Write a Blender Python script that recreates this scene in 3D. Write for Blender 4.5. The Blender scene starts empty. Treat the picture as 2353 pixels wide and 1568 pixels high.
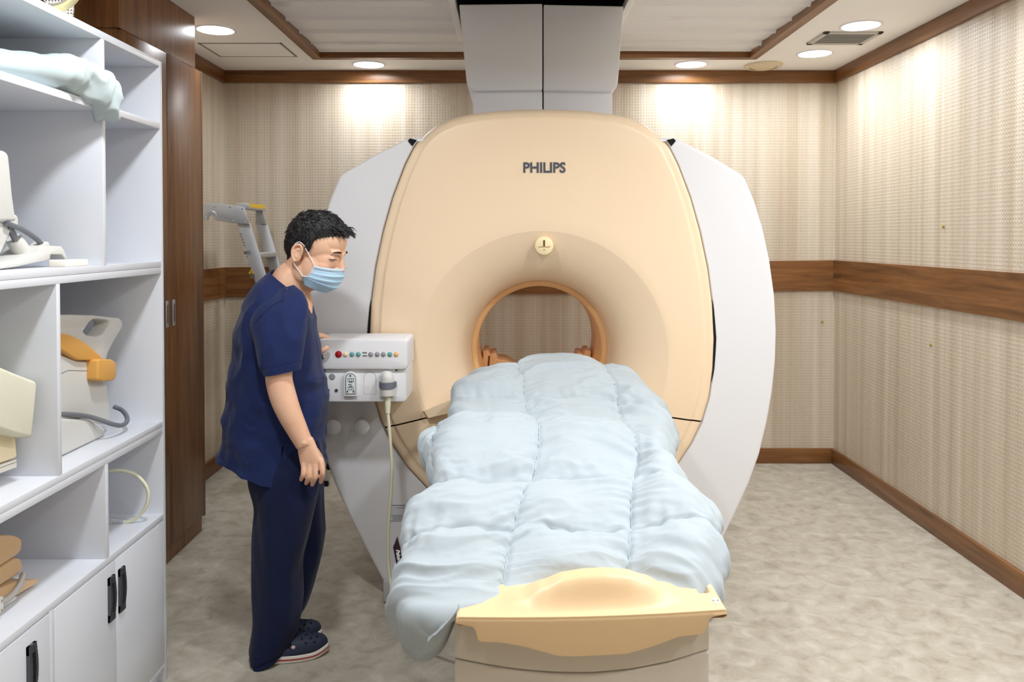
import bpy, bmesh, math, random
import numpy as np
from mathutils import Vector, Matrix, noise, geometry
from mathutils.bvhtree import BVHTree

random.seed(7)
C = bpy.context.scene.collection
sc = bpy.context.scene
PI = math.pi

# ------------------------------------------------------------------ camera
F, PITCH, EYE = 1830.0, math.radians(1.2), 1.577
SP, CP = math.sin(PITCH), math.cos(PITCH)
cam_d = bpy.data.cameras.new('camera')
cam = bpy.data.objects.new('camera', cam_d); C.objects.link(cam)
cam.location = (0, 0, EYE)
cam.rotation_euler = (PI / 2 - PITCH, 0, 0)
cam_d.sensor_width = 36.0
cam_d.lens = F / 2353 * 36
cam_d.shift_y = -(784 - 585) / 2353
cam_d.shift_x = 2.5 / 2353
cam_d.clip_start = 0.05
cam_d.dof.use_dof = True
cam_d.dof.focus_distance = 2.9
cam_d.dof.aperture_fstop = 6.3
sc.camera = cam

# ------------------------------------------------------------------ world / exposure
w = bpy.data.worlds.new('world'); sc.world = w; w.use_nodes = True
w.node_tree.nodes['Background'].inputs[0].default_value = (0.9, 0.95, 1, 1)
w.node_tree.nodes['Background'].inputs[1].default_value = 0.3
sc.view_settings.view_transform = 'Standard'
sc.view_settings.look = 'None'
sc.view_settings.exposure = 0.3
sc.view_settings.gamma = 1.0
sc.view_settings.use_curve_mapping = False
sc.cycles.max_bounces = 9
sc.cycles.diffuse_bounces = 6
LAMP_W = 20.0
LAMP_COL = (0.945, 0.985, 1.03)
CEIL = 2.735

# ------------------------------------------------------------------ photo geometry helpers (room layout)
def at(px, py, Y):
    a = (585 - py) / F
    dz = Y * (a * CP - SP) / (CP + a * SP)
    d = Y * CP - dz * SP
    return Vector(((px - 1174) * d / F, Y, EYE + dz))
def at_z(px, py, z):
    a = (585 - py) / F
    dz = z - EYE
    Y = dz * (CP + a * SP) / (a * CP - SP)
    d = Y * CP - dz * SP
    return Vector(((px - 1174) * d / F, Y, z))
def at_x(px, py, x):
    d = x * F / (px - 1174)
    v = (585 - py) / F * d
    return Vector((x, d * CP + v * SP, EYE - d * SP + v * CP))

# ------------------------------------------------------------------ materials
def lin(r, g, b):
    f = lambda c: (c / 255 / 12.92) if c / 255 <= 0.04045 else ((c / 255 + 0.055) / 1.055) ** 2.4
    return (f(r), f(g), f(b), 1)

def mat(name, col, rough=0.5, spec=0.5, metal=0.0, bump=None, mottle=None, trans=0, emis=None, coat=0, sheen=0, sss=0):
    m = bpy.data.materials.new(name); m.use_nodes = True
    nt = m.node_tree; b = nt.nodes['Principled BSDF']
    b.inputs['Base Color'].default_value = col
    b.inputs['Roughness'].default_value = rough
    b.inputs['Specular IOR Level'].default_value = spec
    b.inputs['Metallic'].default_value = metal
    if trans: b.inputs['Transmission Weight'].default_value = trans
    if coat: b.inputs['Coat Weight'].default_value = coat; b.inputs['Coat Roughness'].default_value = 0.15
    if sheen: b.inputs['Sheen Weight'].default_value = sheen
    if sss:
        b.inputs['Subsurface Weight'].default_value = sss
        b.inputs['Subsurface Radius'].default_value = (0.012, 0.005, 0.003)
        b.inputs['Subsurface Scale'].default_value = 1.0
    if emis:
        b.inputs['Emission Color'].default_value = emis[0]; b.inputs['Emission Strength'].default_value = emis[1]
    tc = nt.nodes.new('ShaderNodeTexCoord')
    if mottle:
        n = nt.nodes.new('ShaderNodeTexNoise'); n.inputs['Scale'].default_value = mottle[0]; n.inputs['Detail'].default_value = 6
        mp = nt.nodes.new('ShaderNodeMapping'); mp.inputs['Scale'].default_value = mottle[3] if len(mottle) > 3 else (1, 1, 1)
        nt.links.new(tc.outputs['Object'], mp.inputs[0]); nt.links.new(mp.outputs[0], n.inputs['Vector'])
        mx = nt.nodes.new('ShaderNodeMix'); mx.data_type = 'RGBA'
        mx.inputs['A'].default_value = col; mx.inputs['B'].default_value = mottle[1]
        r = nt.nodes.new('ShaderNodeMapRange'); r.inputs['From Min'].default_value = 0.35; r.inputs['From Max'].default_value = 0.65; r.inputs['To Max'].default_value = mottle[2]
        nt.links.new(n.outputs['Fac'], r.inputs['Value']); nt.links.new(r.outputs[0], mx.inputs['Factor'])
        nt.links.new(mx.outputs['Result'], b.inputs['Base Color'])
    if bump:
        n = nt.nodes.new('ShaderNodeTexNoise'); n.inputs['Scale'].default_value = bump[0]; n.inputs['Detail'].default_value = 4
        if len(bump) > 3:
            mp = nt.nodes.new('ShaderNodeMapping'); mp.inputs['Scale'].default_value = bump[3]
            nt.links.new(tc.outputs['Object'], mp.inputs[0]); nt.links.new(mp.outputs[0], n.inputs['Vector'])
        else:
            nt.links.new(tc.outputs['Object'], n.inputs['Vector'])
        bp = nt.nodes.new('ShaderNodeBump'); bp.inputs['Strength'].default_value = bump[1]; bp.inputs['Distance'].default_value = bump[2]
        nt.links.new(n.outputs['Fac'], bp.inputs['Height']); nt.links.new(bp.outputs[0], b.inputs['Normal'])
    return m

def ramp_mat(name, stops, scale, mapping, rough, detail=8, distort=0.0, bump=0.0, rough_var=0, spec=0.5):
    m = bpy.data.materials.new(name); m.use_nodes = True
    nt = m.node_tree; b = nt.nodes['Principled BSDF']
    b.inputs['Roughness'].default_value = rough; b.inputs['Specular IOR Level'].default_value = spec
    tc = nt.nodes.new('ShaderNodeTexCoord'); mp = nt.nodes.new('ShaderNodeMapping'); mp.inputs['Scale'].default_value = mapping
    n = nt.nodes.new('ShaderNodeTexNoise'); n.inputs['Scale'].default_value = scale; n.inputs['Detail'].default_value = detail; n.inputs['Distortion'].default_value = distort
    n.inputs['Roughness'].default_value = 0.62
    cr = nt.nodes.new('ShaderNodeValToRGB')
    e = cr.color_ramp.elements
    e[0].position, e[0].color = stops[0]; e[1].position, e[1].color = stops[-1]
    for p, c in stops[1:-1]:
        q = e.new(p); q.color = c
    L = nt.links.new
    L(tc.outputs['Object'], mp.inputs[0]); L(mp.outputs[0], n.inputs['Vector']); L(n.outputs['Fac'], cr.inputs[0]); L(cr.outputs[0], b.inputs['Base Color'])
    if bump:
        bp = nt.nodes.new('ShaderNodeBump'); bp.inputs['Strength'].default_value = 0.3; bp.inputs['Distance'].default_value = bump
        L(n.outputs['Fac'], bp.inputs['Height']); L(bp.outputs[0], b.inputs['Normal'])
    return m

def wood(name, axis, tone=1.0, rough=0.38):
    sc_ = [9.0, 9.0, 9.0]; sc_[axis] = 0.55
    k = lambda r, g, b: tuple(x * tone for x in lin(r, g, b)[:3]) + (1,)
    return ramp_mat(name, [(0.28, k(86, 55, 29)), (0.45, k(116, 76, 41)), (0.56, k(130, 87, 48)), (0.72, k(148, 103, 61))], 3.2, sc_, rough, 9, 0.6, 0.0006)

def wallpaper(name, u):
    """beige vinyl wall covering: square grid of raised dots, vertical silky streaks; u = index of the horizontal axis"""
    m = bpy.data.materials.new(name); m.use_nodes = True
    nt = m.node_tree; b = nt.nodes['Principled BSDF']; L = nt.links.new
    b.inputs['Roughness'].default_value = 0.42
    tc = nt.nodes.new('ShaderNodeTexCoord'); sx = nt.nodes.new('ShaderNodeSeparateXYZ'); L(tc.outputs['Object'], sx.inputs[0])
    def M(op, a, b_=None, c=None):
        n = nt.nodes.new('ShaderNodeMath'); n.operation = op
        for i, v in enumerate((a, b_, c)):
            if v is None: continue
            if isinstance(v, (int, float)): n.inputs[i].default_value = v
            else: L(v, n.inputs[i])
        return n.outputs[0]
    P = 0.0195
    def cell(o):
        t = M('DIVIDE', o, P); t = M('FRACT', t); return M('SUBTRACT', t, 0.5)
    cu, cv = cell(sx.outputs[u]), cell(sx.outputs[2])
    d = M('SQRT', M('ADD', M('MULTIPLY', cu, cu), M('MULTIPLY', cv, cv)))
    mr = nt.nodes.new('ShaderNodeMapRange'); mr.interpolation_type = 'SMOOTHSTEP'
    mr.inputs['From Min'].default_value = 0.36; mr.inputs['From Max'].default_value = 0.14
    L(d, mr.inputs['Value'])
    bp = nt.nodes.new('ShaderNodeBump'); bp.inputs['Strength'].default_value = 0.36; bp.inputs['Distance'].default_value = 0.004
    L(mr.outputs[0], bp.inputs['Height']); L(bp.outputs[0], b.inputs['Normal'])
    mp = nt.nodes.new('ShaderNodeMapping'); s = [1, 1, 0.12]; s[u] = 7.0; mp.inputs['Scale'].default_value = s
    n = nt.nodes.new('ShaderNodeTexNoise'); n.inputs['Scale'].default_value = 2.2; n.inputs['Detail'].default_value = 6
    L(tc.outputs['Object'], mp.inputs[0]); L(mp.outputs[0], n.inputs['Vector'])
    cr = nt.nodes.new('ShaderNodeValToRGB'); e = cr.color_ramp.elements
    e[0].position = 0.32; e[0].color = lin(190, 174, 152); e[1].position = 0.68; e[1].color = lin(213, 202, 185)
    L(n.outputs['Fac'], cr.inputs[0])
    mx = nt.nodes.new('ShaderNodeMix'); mx.data_type = 'RGBA'; mx.blend_type = 'MULTIPLY'
    L(cr.outputs[0], mx.inputs['A']); mx.inputs['B'].default_value = (0.83, 0.8, 0.74, 1)
    ring = nt.nodes.new('ShaderNodeMapRange'); ring.inputs['From Min'].default_value = 0.30; ring.inputs['From Max'].default_value = 0.42; ring.inputs['To Max'].default_value = 0.17
    L(d, ring.inputs['Value']); L(ring.outputs[0], mx.inputs['Factor'])
    L(mx.outputs['Result'], b.inputs['Base Color'])
    return m

MT = {}
MT['paper_x'] = wallpaper('wallcovering_across', 0)
MT['paper_y'] = wallpaper('wallcovering_along', 1)
MT['wood_x'] = wood('walnut_across', 0)
MT['wood_y'] = wood('walnut_along', 1)
MT['wood_z'] = wood('walnut_upright', 2, 1.0, 0.34)
MT['floor'] = ramp_mat('vinyl_floor', [(0.30, lin(154, 146, 131)), (0.45, lin(174, 166, 151)), (0.56, lin(183, 176, 162)), (0.74, lin(198, 192, 180))], 12.0, (1, 1, 1), 0.45, 10, 0.5, 0.0, spec=0.35)
MT['ceil'] = mat('ceiling_paint', lin(246, 244, 240), 0.8, 0.2)
MT['front'] = mat('plain_wall_paint', lin(226, 222, 214), 0.8, 0.2)
MT['white'] = mat('scanner_white', lin(224, 224, 227), 0.38, 0.45)
MT['white2'] = mat('scanner_white_plain', lin(228, 228, 231), 0.45, 0.4)
MT['peach'] = mat('peach_cover', lin(240, 215, 183), 0.36, 0.45)
MT['peach_bounce'] = mat('peach_bore_bounce', lin(238, 188, 130), 0.3, 0.5)  # same plastic as the cover, warm bounce inside the bore put into its colour
MT['peach_table'] = mat('peach_table', lin(226, 194, 150), 0.42, 0.45)
MT['black'] = mat('black', (0.008, 0.008, 0.009, 1), 0.7, 0.2)
MT['dark'] = mat('dark_grey', lin(60, 62, 66), 0.5)
MT['seam'] = mat('seam_brown', lin(92, 62, 34), 0.8, 0.1)
MT['letter'] = mat('letter_grey', lin(74, 80, 90), 0.45)
MT['greybase'] = mat('bed_grey', lin(205, 196, 182), 0.42, 0.4)
MT['greyfoot'] = mat('foot_grey', lin(190, 190, 194), 0.5)
MT['lam'] = mat('white_laminate', lin(221, 224, 231), 0.3, 0.45)
MT['lam_edge'] = mat('white_laminate_edge', lin(228, 231, 238), 0.35, 0.4)
MT['steel'] = mat('brushed_steel', lin(172, 174, 180), 0.35, 0.5, 0.25)
MT['duct'] = mat('duct_white', lin(240, 241, 245), 0.5, 0.3)
MT['alu'] = mat('aluminium', lin(196, 198, 202), 0.42, 0.5, 0.55)
MT['gunmetal'] = mat('gunmetal', lin(92, 93, 98), 0.35, 0.5, 0.6)
MT['quilt'] = mat('quilt_cotton', lin(168, 177, 182), 0.85, 0.15, bump=(900, 0.12, 0.0008), sheen=0.15)
def wrinkle_bump(m, scale, dist, strength):
    nt = m.node_tree; b = nt.nodes['Principled BSDF']; old = b.inputs['Normal'].links[0].from_node
    tc = nt.nodes.new('ShaderNodeTexCoord'); mp = nt.nodes.new('ShaderNodeMapping'); mp.inputs['Scale'].default_value = (1, 2.4, 1.6); mp.inputs['Rotation'].default_value = (0, 0, .3)
    n = nt.nodes.new('ShaderNodeTexNoise'); n.noise_type = 'RIDGED_MULTIFRACTAL'; n.inputs['Scale'].default_value = scale; n.inputs['Detail'].default_value = 3; n.inputs['Distortion'].default_value = 0.8
    bp = nt.nodes.new('ShaderNodeBump'); bp.inputs['Strength'].default_value = strength; bp.inputs['Distance'].default_value = dist
    nt.links.new(tc.outputs['Object'], mp.inputs[0]); nt.links.new(mp.outputs[0], n.inputs['Vector']); nt.links.new(n.outputs['Fac'], bp.inputs['Height'])
    nt.links.new(bp.outputs[0], old.inputs['Normal'])
wrinkle_bump(MT['quilt'], 7.0, 0.006, 0.5)
MT['pillow'] = mat('pillow_cotton', lin(186, 199, 200), 0.85, 0.15, bump=(900, 0.12, 0.0008), sheen=0.15)
MT['navy'] = mat('navy_cotton', lin(19, 34, 80), 0.8, 0.25, bump=(700, 0.15, 0.0008), sheen=0.12)
MT['navy2'] = mat('dark_navy_cotton', lin(13, 23, 58), 0.82, 0.22, bump=(700, 0.15, 0.0008), sheen=0.1)
MT['skin'] = mat('skin', lin(232, 188, 158), 0.5, 0.4, mottle=(14, lin(220, 162, 132), 0.55), sss=0.12)
MT['hair'] = mat('black_hair', lin(24, 22, 23), 0.42, 0.5, bump=(260, 0.8, 0.003))
MT['brow'] = mat('brow_hair', lin(70, 52, 44), 0.7, 0.2)
MT['eye'] = mat('eye_dark', lin(40, 26, 20), 0.2, 0.6)
MT['eyewhite'] = mat('eye_white', lin(220, 205, 196), 0.3, 0.5)
MT['mask'] = mat('mask_blue', lin(188, 220, 244), 0.85, 0.15, bump=(1200, 0.2, 0.0006))
MT['maskwhite'] = mat('mask_white', lin(236, 238, 242), 0.85, 0.15)
MT['clog'] = mat('clog_navy', lin(44, 52, 74), 0.6, 0.3)
MT['sole'] = mat('sole_white', lin(226, 220, 212), 0.7, 0.2)
MT['redstripe'] = mat('stripe_red', lin(176, 66, 60), 0.7, 0.2)
MT['red'] = mat('button_red', lin(160, 24, 34), 0.25, 0.5)
MT['teal'] = mat('button_teal', lin(104, 166, 164), 0.3, 0.5)
MT['creamb'] = mat('button_cream', lin(238, 216, 176), 0.3, 0.5)
MT['greyb'] = mat('button_grey', lin(150, 152, 156), 0.3, 0.5)
MT['orangeb'] = mat('button_orange', lin(236, 184, 118), 0.3, 0.5)
MT['cable'] = mat('cream_cable', lin(226, 224, 196), 0.45, 0.4)
MT['greycable'] = mat('grey_cable', lin(112, 114, 120), 0.45, 0.4)
MT['strap'] = mat('grey_strap', lin(110, 114, 124), 0.7, 0.3)
MT['coil'] = mat('coil_white', lin(212, 211, 206), 0.42, 0.4)
MT['coilorange'] = mat('coil_orange', lin(224, 168, 88), 0.42, 0.4)
MT['cushion'] = mat('cream_vinyl', lin(222, 220, 200), 0.5, 0.35, bump=(20, 0.1, 0.004))
MT['cushion_y'] = mat('yellow_vinyl', lin(238, 222, 184), 0.5, 0.35)
MT['tan'] = mat('tan_vinyl', lin(204, 170, 130), 0.4, 0.4, bump=(25, 0.15, 0.004))
MT['creamring'] = mat('cream_ring', lin(228, 220, 176), 0.4, 0.4)
MT['paper'] = mat('paper', lin(225, 222, 212), 0.8, 0.1)
MT['box'] = mat('cream_box', lin(236, 230, 216), 0.5, 0.3)
MT['tag'] = mat('tag_brown', lin(50, 34, 38), 0.8, 0.1)
MT['ink'] = mat('ink_grey', lin(120, 124, 128), 0.8, 0.1)
MT['inkdark'] = mat('ink_dark', lin(60, 64, 70), 0.8, 0.1)
MT['paleblue'] = mat('sticker_pale', lin(224, 232, 236), 0.5, 0.3)
MT['yellow'] = mat('yellow_label', lin(228, 188, 62), 0.5, 0.3)
MT['pink'] = mat('pink_tick', lin(232, 62, 96), 0.6, 0.2)
MT['plainwhite'] = mat('plain_white', lin(245, 245, 245), 0.6, 0.2)
MT['dotplate'] = mat('plate_grey', lin(186, 182, 178), 0.5, 0.3)
MT['detector'] = mat('detector_cream', lin(222, 206, 176), 0.5, 0.3)
MT['vent'] = mat('vent_grey', lin(190, 187, 180), 0.5, 0.3)
MT['anchor'] = mat('anchor_green', lin(150, 140, 60), 0.5, 0.3)
MT['plastic'] = mat('thin_plastic', (0.95, 0.96, 0.98, 1), 0.25, 0.5, trans=0.85)
MT['lamp'] = mat('lamp_glow', (1, 1, 1, 1), 0.5, 0.2, emis=((1, 0.99, 0.97, 1), 6.0))
MT['fabric'] = mat('ceiling_fabric', lin(236, 234, 231), 0.7, 0.25, bump=(120, 0.15, 0.002, (1, 0.35, 1)))
MT['rivet'] = mat('rivet', lin(222, 190, 190), 0.4, 0.5)

# ------------------------------------------------------------------ mesh helpers
def catmull(P, n, closed=False):
    """P (K,...) control array -> n samples"""
    P = np.asarray(P, float); K = len(P)
    out = []
    for i in range(n):
        t = i / n * K if closed else i / (n - 1) * (K - 1)
        k = int(math.floor(t)); f = t - k
        if not closed and k >= K - 1: k, f = K - 2, 1.0
        g = (lambda j: P[j % K]) if closed else (lambda j: P[j] if 0 <= j < K else (2 * P[0] - P[1] if j < 0 else 2 * P[-1] - P[-2]))
        a, b, c, d = g(k - 1), g(k), g(k + 1), g(k + 2)
        out.append(0.5 * (2 * b + (c - a) * f + (2 * a - 5 * b + 4 * c - d) * f * f + (3 * b - a - 3 * c + d) * f ** 3))
    return np.array(out)

class MB:
    def __init__(s): s.bm = bmesh.new()
    def merge(s, bm2):
        me = bpy.data.meshes.new('t'); bm2.to_mesh(me); bm2.free(); s.bm.from_mesh(me); bpy.data.meshes.remove(me); return s
    def box(s, x0, x1, y0, y1, z0, z1, bev=0.0, seg=2, rot=None, about=None):
        b = bmesh.new(); bmesh.ops.create_cube(b, size=1)
        for v in b.verts:
            v.co = Vector(((x0 + x1) / 2 + v.co.x * (x1 - x0), (y0 + y1) / 2 + v.co.y * (y1 - y0), (z0 + z1) / 2 + v.co.z * (z1 - z0)))
        if bev: bmesh.ops.bevel(b, geom=b.edges[:], offset=bev, segments=seg, profile=0.5, affect='EDGES')
        if rot is not None:
            c = Vector(about) if about is not None else Vector(((x0 + x1) / 2, (y0 + y1) / 2, (z0 + z1) / 2))
            for v in b.verts: v.co = rot @ (v.co - c) + c
        return s.merge(b)
    def loft(s, rings, cap0=True, cap1=True, closed=True):
        bm = s.bm; R = [[bm.verts.new(Vector(p)) for p in r] for r in rings]; n = len(R[0])
        for i in range(len(R) - 1):
            for j in range(n if closed else n - 1):
                k = (j + 1) % n
                try: bm.faces.new((R[i][j], R[i][k], R[i + 1][k], R[i + 1][j]))
                except ValueError: pass
        if cap0 and closed: bm.faces.new(R[0][::-1])
        if cap1 and closed: bm.faces.new(R[-1])
        return s
    def tube(s, pts, r, n=12, samples=None, closed=False, flat=1.0):
        pts = [Vector(p) for p in pts]
        rr = list(r) if hasattr(r, '__len__') else [r] * len(pts)
        if samples:
            q = catmull([list(p) + [a] for p, a in zip(pts, rr)], samples, closed)
            pts = [Vector(v[:3]) for v in q]; rr = [v[3] for v in q]
        N = len(pts); rings = []; up = None
        for i in range(N):
            if closed: t = pts[(i + 1) % N] - pts[i - 1]
            else: t = pts[min(i + 1, N - 1)] - pts[max(i - 1, 0)]
            t.normalize()
            if up is None:
                up = Vector((0, 0, 1)) if abs(t.z) < 0.9 else Vector((0, 1, 0))
            sd = t.cross(up).normalized(); up = sd.cross(t).normalized()
            rings.append([pts[i] + sd * rr[i] * math.cos(2 * PI * k / n) + up * rr[i] * flat * math.sin(2 * PI * k / n) for k in range(n)])
        if closed:
            rings.append(rings[0]); s.loft(rings, False, False)
            bmesh.ops.remove_doubles(s.bm, verts=s.bm.verts[:], dist=1e-6)
        else: s.loft(rings)
        return s
    def prism(s, poly, ext, bev=0.0, seg=2):
        b = bmesh.new(); ext = Vector(ext)
        a = [b.verts.new(Vector(p)) for p in poly]; c = [b.verts.new(Vector(p) + ext) for p in poly]
        b.faces.new(a[::-1]); b.faces.new(c); n = len(a)
        for i in range(n): b.faces.new((a[i], a[(i + 1) % n], c[(i + 1) % n], c[i]))
        bmesh.ops.recalc_face_normals(b, faces=b.faces[:])
        if bev: bmesh.ops.bevel(b, geom=b.edges[:], offset=bev, segments=seg, profile=0.5, affect='EDGES')
        return s.merge(b)
    def lathe(s, prof, c, axis='z', n=48, cap0=True, cap1=True):
        c = Vector(c); rings = []
        for r, h in prof:
            ring = []
            for k in range(n):
                a = 2 * PI * k / n; u, v = r * math.cos(a), r * math.sin(a)
                p = {'z': (u, v, h), 'y': (u, h, v), 'x': (h, u, v)}[axis]
                ring.append(c + Vector(p))
            rings.append(ring)
        return s.loft(rings, cap0, cap1)
    def ell(s, c, r, rot=None, seg=24, rng=16):
        b = bmesh.new(); bmesh.ops.create_uvsphere(b, u_segments=seg, v_segments=rng, radius=1)
        for v in b.verts:
            p = Vector((v.co.x * r[0], v.co.y * r[1], v.co.z * r[2]))
            v.co = (rot @ p if rot is not None else p) + Vector(c)
        return s.merge(b)
    def grid(s, V, close_u=False):
        """V: 2D list/array of points"""
        bm = s.bm; R = [[bm.verts.new(Vector(p)) for p in r] for r in V]
        for i in range(len(R) - 1):
            for j in range(len(R[0]) - 1 + (1 if close_u else 0)):
                k = (j + 1) % len(R[0])
                bm.faces.new((R[i][j], R[i][k], R[i + 1][k], R[i + 1][j]))
        return s
    def xf(s, M):
        bmesh.ops.transform(s.bm, matrix=M, verts=s.bm.verts[:]); return s
    def mesh(s, name, m, smooth=35, weld=False):
        if weld: bmesh.ops.remove_doubles(s.bm, verts=s.bm.verts[:], dist=1e-5)
        bmesh.ops.recalc_face_normals(s.bm, faces=s.bm.faces[:])
        me = bpy.data.meshes.new(name); s.bm.to_mesh(me); s.bm.free()
        if m is not None: me.materials.append(m)
        if smooth:
            me.shade_smooth()
            if smooth < 180: me.set_sharp_from_angle(angle=math.radians(smooth))
        return me
    def build(s, name, m, parent=None, smooth=35, weld=False):
        o = bpy.data.objects.new(name, s.mesh(name, MT[m] if isinstance(m, str) else m, smooth, weld))
        C.objects.link(o); attach(o, parent); return o

def world_offset(o):
    t = Vector((0, 0, 0))
    while o is not None:
        t = t + o.location
        if o.parent is not None: t = t + o.matrix_parent_inverse.translation
        o = o.parent
    return t
def attach(o, parent):
    if parent is not None:
        o.parent = parent
        o.matrix_parent_inverse = Matrix.Translation(-world_offset(parent))
    return o
def tag(o, label, cat, group=None):
    o['label'] = label; o['category'] = cat
    if group: o['group'] = group
    return o
def thing(name, label, cat, loc=(0, 0, 0), group=None):
    o = bpy.data.objects.new(name, None); C.objects.link(o); o.location = loc; o.empty_display_size = 0.05
    return tag(o, label, cat, group)
def struct(o):
    o['kind'] = 'structure'; return o
def plab(o, label):
    o['label'] = label; return o

def copy_tree(root, delta, label, group=None):
    r = root.copy(); C.objects.link(r); r.location = root.location + Vector(delta); r['label'] = label
    if group: r['group'] = group
    for ch in list(root.children):
        c = ch.copy(); C.objects.link(c); c.parent = r
        for g in list(ch.children):
            d = g.copy(); C.objects.link(d); d.parent = c
    return r

def text_obj(name, body, m, size, center, right, up, thick=0.001, bold=0.0, parent=None, xs=1.0, shear=0.0):
    cu = bpy.data.curves.new(name, 'FONT'); cu.body = body; cu.size = size; cu.extrude = thick / 2; cu.offset = bold
    cu.align_x = 'CENTER'; cu.align_y = 'CENTER'; cu.resolution_u = 4; cu.shear = shear
    t = bpy.data.objects.new(name, cu); C.objects.link(t)
    dg = bpy.context.evaluated_depsgraph_get(); dg.update()
    me = bpy.data.meshes.new_from_object(t.evaluated_get(dg))
    bpy.data.objects.remove(t)
    right = Vector(right).normalized(); up = Vector(up).normalized(); nrm = right.cross(up)
    M = Matrix((right * xs, up, nrm)).transposed().to_4x4(); M.translation = Vector(center)
    me.transform(M); me.materials.clear(); me.materials.append(MT[m])
    o = bpy.data.objects.new(name, me); C.objects.link(o); attach(o, parent); return o

def smoothstep(a, b, x):
    t = max(0.0, min(1.0, (x - a) / (b - a))); return t * t * (3 - 2 * t)
def fbm(p, o=3):
    return noise.fractal(Vector(p), 0.9, 2.0, o)
# ================================================================== SETTING
XL, XR, YB, YF = -2.0, 2.256, 5.548, -1.1
struct(MB().box(XL - .1, XR + .1, YF - .1, YB + .1, -0.1, 0).build('floor', 'floor', smooth=0))
struct(MB().box(XL - .1, XR + .1, YB, YB + .1, 0, CEIL + .1).build('wall_back', 'paper_x', smooth=0))
struct(MB().box(XR, XR + .1, YF, YB, 0, CEIL + .1).build('wall_right', 'paper_y', smooth=0))
struct(MB().box(XL - .1, XL, YF, YB, 0, CEIL + .1).build('wall_left', 'paper_y', smooth=0))
struct(MB().box(XL - .1, XR + .1, YF - .1, YF, 0, CEIL + .1).build('wall_front', 'front', smooth=0))
# ceiling with the central recess cut out
RX0, RX1, RY0, RY1 = -1.22, 1.525, 2.25, 5.10
cb = MB()
cb.box(XL - .1, RX0, YF - .1, YB + .1, CEIL, CEIL + .06)
cb.box(RX1, XR + .1, YF - .1, YB + .1, CEIL, CEIL + .06)
cb.box(RX0, RX1, RY1, YB + .1, CEIL, CEIL + .06)
cb.box(RX0, RX1, YF - .1, RY0, CEIL, CEIL + .06)
struct(cb.build('ceiling', 'ceil', smooth=0))
DX0, DX1, DY0, DY1 = -0.275, 0.575, 2.9, 4.75        # slot over the scanner
vb = MB().box(RX0 - .1, RX1 + .1, RY0 - .1, RY1 + .1, CEIL + .35, CEIL + .4)
vb.box(DX0 - .03, DX0 - .02, DY0, DY1, CEIL + .03, CEIL + .35); vb.box(DX1 + .02, DX1 + .03, DY0, DY1, CEIL + .03, CEIL + .35)
vb.box(DX0 - .03, DX1 + .03, DY0 - .03, DY0 - .02, CEIL + .03, CEIL + .35); vb.box(DX0 - .03, DX1 + .03, DY1 + .02, DY1 + .03, CEIL + .03, CEIL + .35)
struct(vb.build('ceiling_void', 'black', smooth=0))
def fabric(x0, x1, y0, y1):
    nx, ny = 24, 220; V = []
    for j in range(ny + 1):
        y = y0 + (y1 - y0) * j / ny; row = []
        for i in range(nx + 1):
            x = x0 + (x1 - x0) * i / nx
            t = (y + 0.03 * noise.noise(Vector((x * 0.9, y * 0.5, 3)))) / 0.27
            k = math.floor(t); f = t - k
            z = CEIL + 0.022 + 0.010 * f - 0.012 * math.exp(-((f - 0.0) / 0.05) ** 2) + 0.006 * noise.noise(Vector((x * 0.8, y * 5.0, k)))
            z += 0.010 * math.exp(-((y - y1 + .03) / 0.03) ** 2) * math.sin(y * 300)
            row.append((x, y, z))
        V.append(row)
    return V
fb = MB()
fb.grid(fabric(RX0, DX0, RY0, RY1)); fb.grid(fabric(DX1, RX1, RY0, RY1)); fb.grid(fabric(DX0, DX1, DY1, RY1)); fb.grid(fabric(DX0, DX1, RY0, DY0))
struct(fb.build('ceiling_fabric', 'fabric', smooth=60))
# slim white edging along the slot
eb = MB()
eb.box(DX0 - .035, DX0, DY0 - .03, DY1, CEIL + .005, CEIL + .045, .003); eb.box(DX1, DX1 + .035, DY0 - .03, DY1, CEIL + .005, CEIL + .045, .003)
struct(eb.build('trim_1', 'ceil'))
# walnut frame round the fabric field
fr = MB()
fr.box(RX0 - .055, RX0 + .006, RY0 - .05, RY1 + .05, CEIL - .012, CEIL + .05, .002)
fr.box(RX1 - .006, RX1 + .055, RY0 - .05, RY1 + .05, CEIL - .012, CEIL + .05, .002)
struct(fr.build('trim_2', 'wood_y'))
fr = MB().box(RX0, RX1, RY1 - .01, RY1 + .05, CEIL - .0125, CEIL + .03, .002); fr.box(RX0, RX1, RY0 - .05, RY0, CEIL - .0125, CEIL + .03, .002)
struct(fr.build('trim_3', 'wood_x'))
# cornices, dado rails, baseboards
struct(MB().box(XL, XR, YB - .022, YB, CEIL - .085, CEIL, .002).build('trim_4', 'wood_x'))
struct(MB().box(XR - .022, XR, YF, YB - .022, CEIL - .085, CEIL, .002).build('trim_5', 'wood_y'))
struct(MB().box(XL, XL + .022, YF, YB - .022, CEIL - .085, CEIL, .002).build('trim_6', 'wood_y'))
zr = lambda x: (x - XR) / (XL - XR)
def rail_z(x): return 1.209 - 0.045 * zr(x), 1.421 - 0.05 * zr(x)
a, b = rail_z(XL), rail_z(XR)
struct(MB().prism([(XL, YB - .015, a[0]), (XR, YB - .015, b[0]), (XR, YB - .015, b[1]), (XL, YB - .015, a[1])], (0, .015, 0)).build('trim_7', 'wood_x', smooth=0))
struct(MB().box(XR - .015, XR, YF, YB - .015, 1.209, 1.421).build('trim_8', 'wood_y', smooth=0))
struct(MB().box(XL, XL + .015, YF, YB - .015, a[0], a[1]).build('trim_9', 'wood_y', smooth=0))
struct(MB().box(XL, XR, YB - .02, YB, 0, .105, .002).build('baseboard_back', 'wood_x'))
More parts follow.
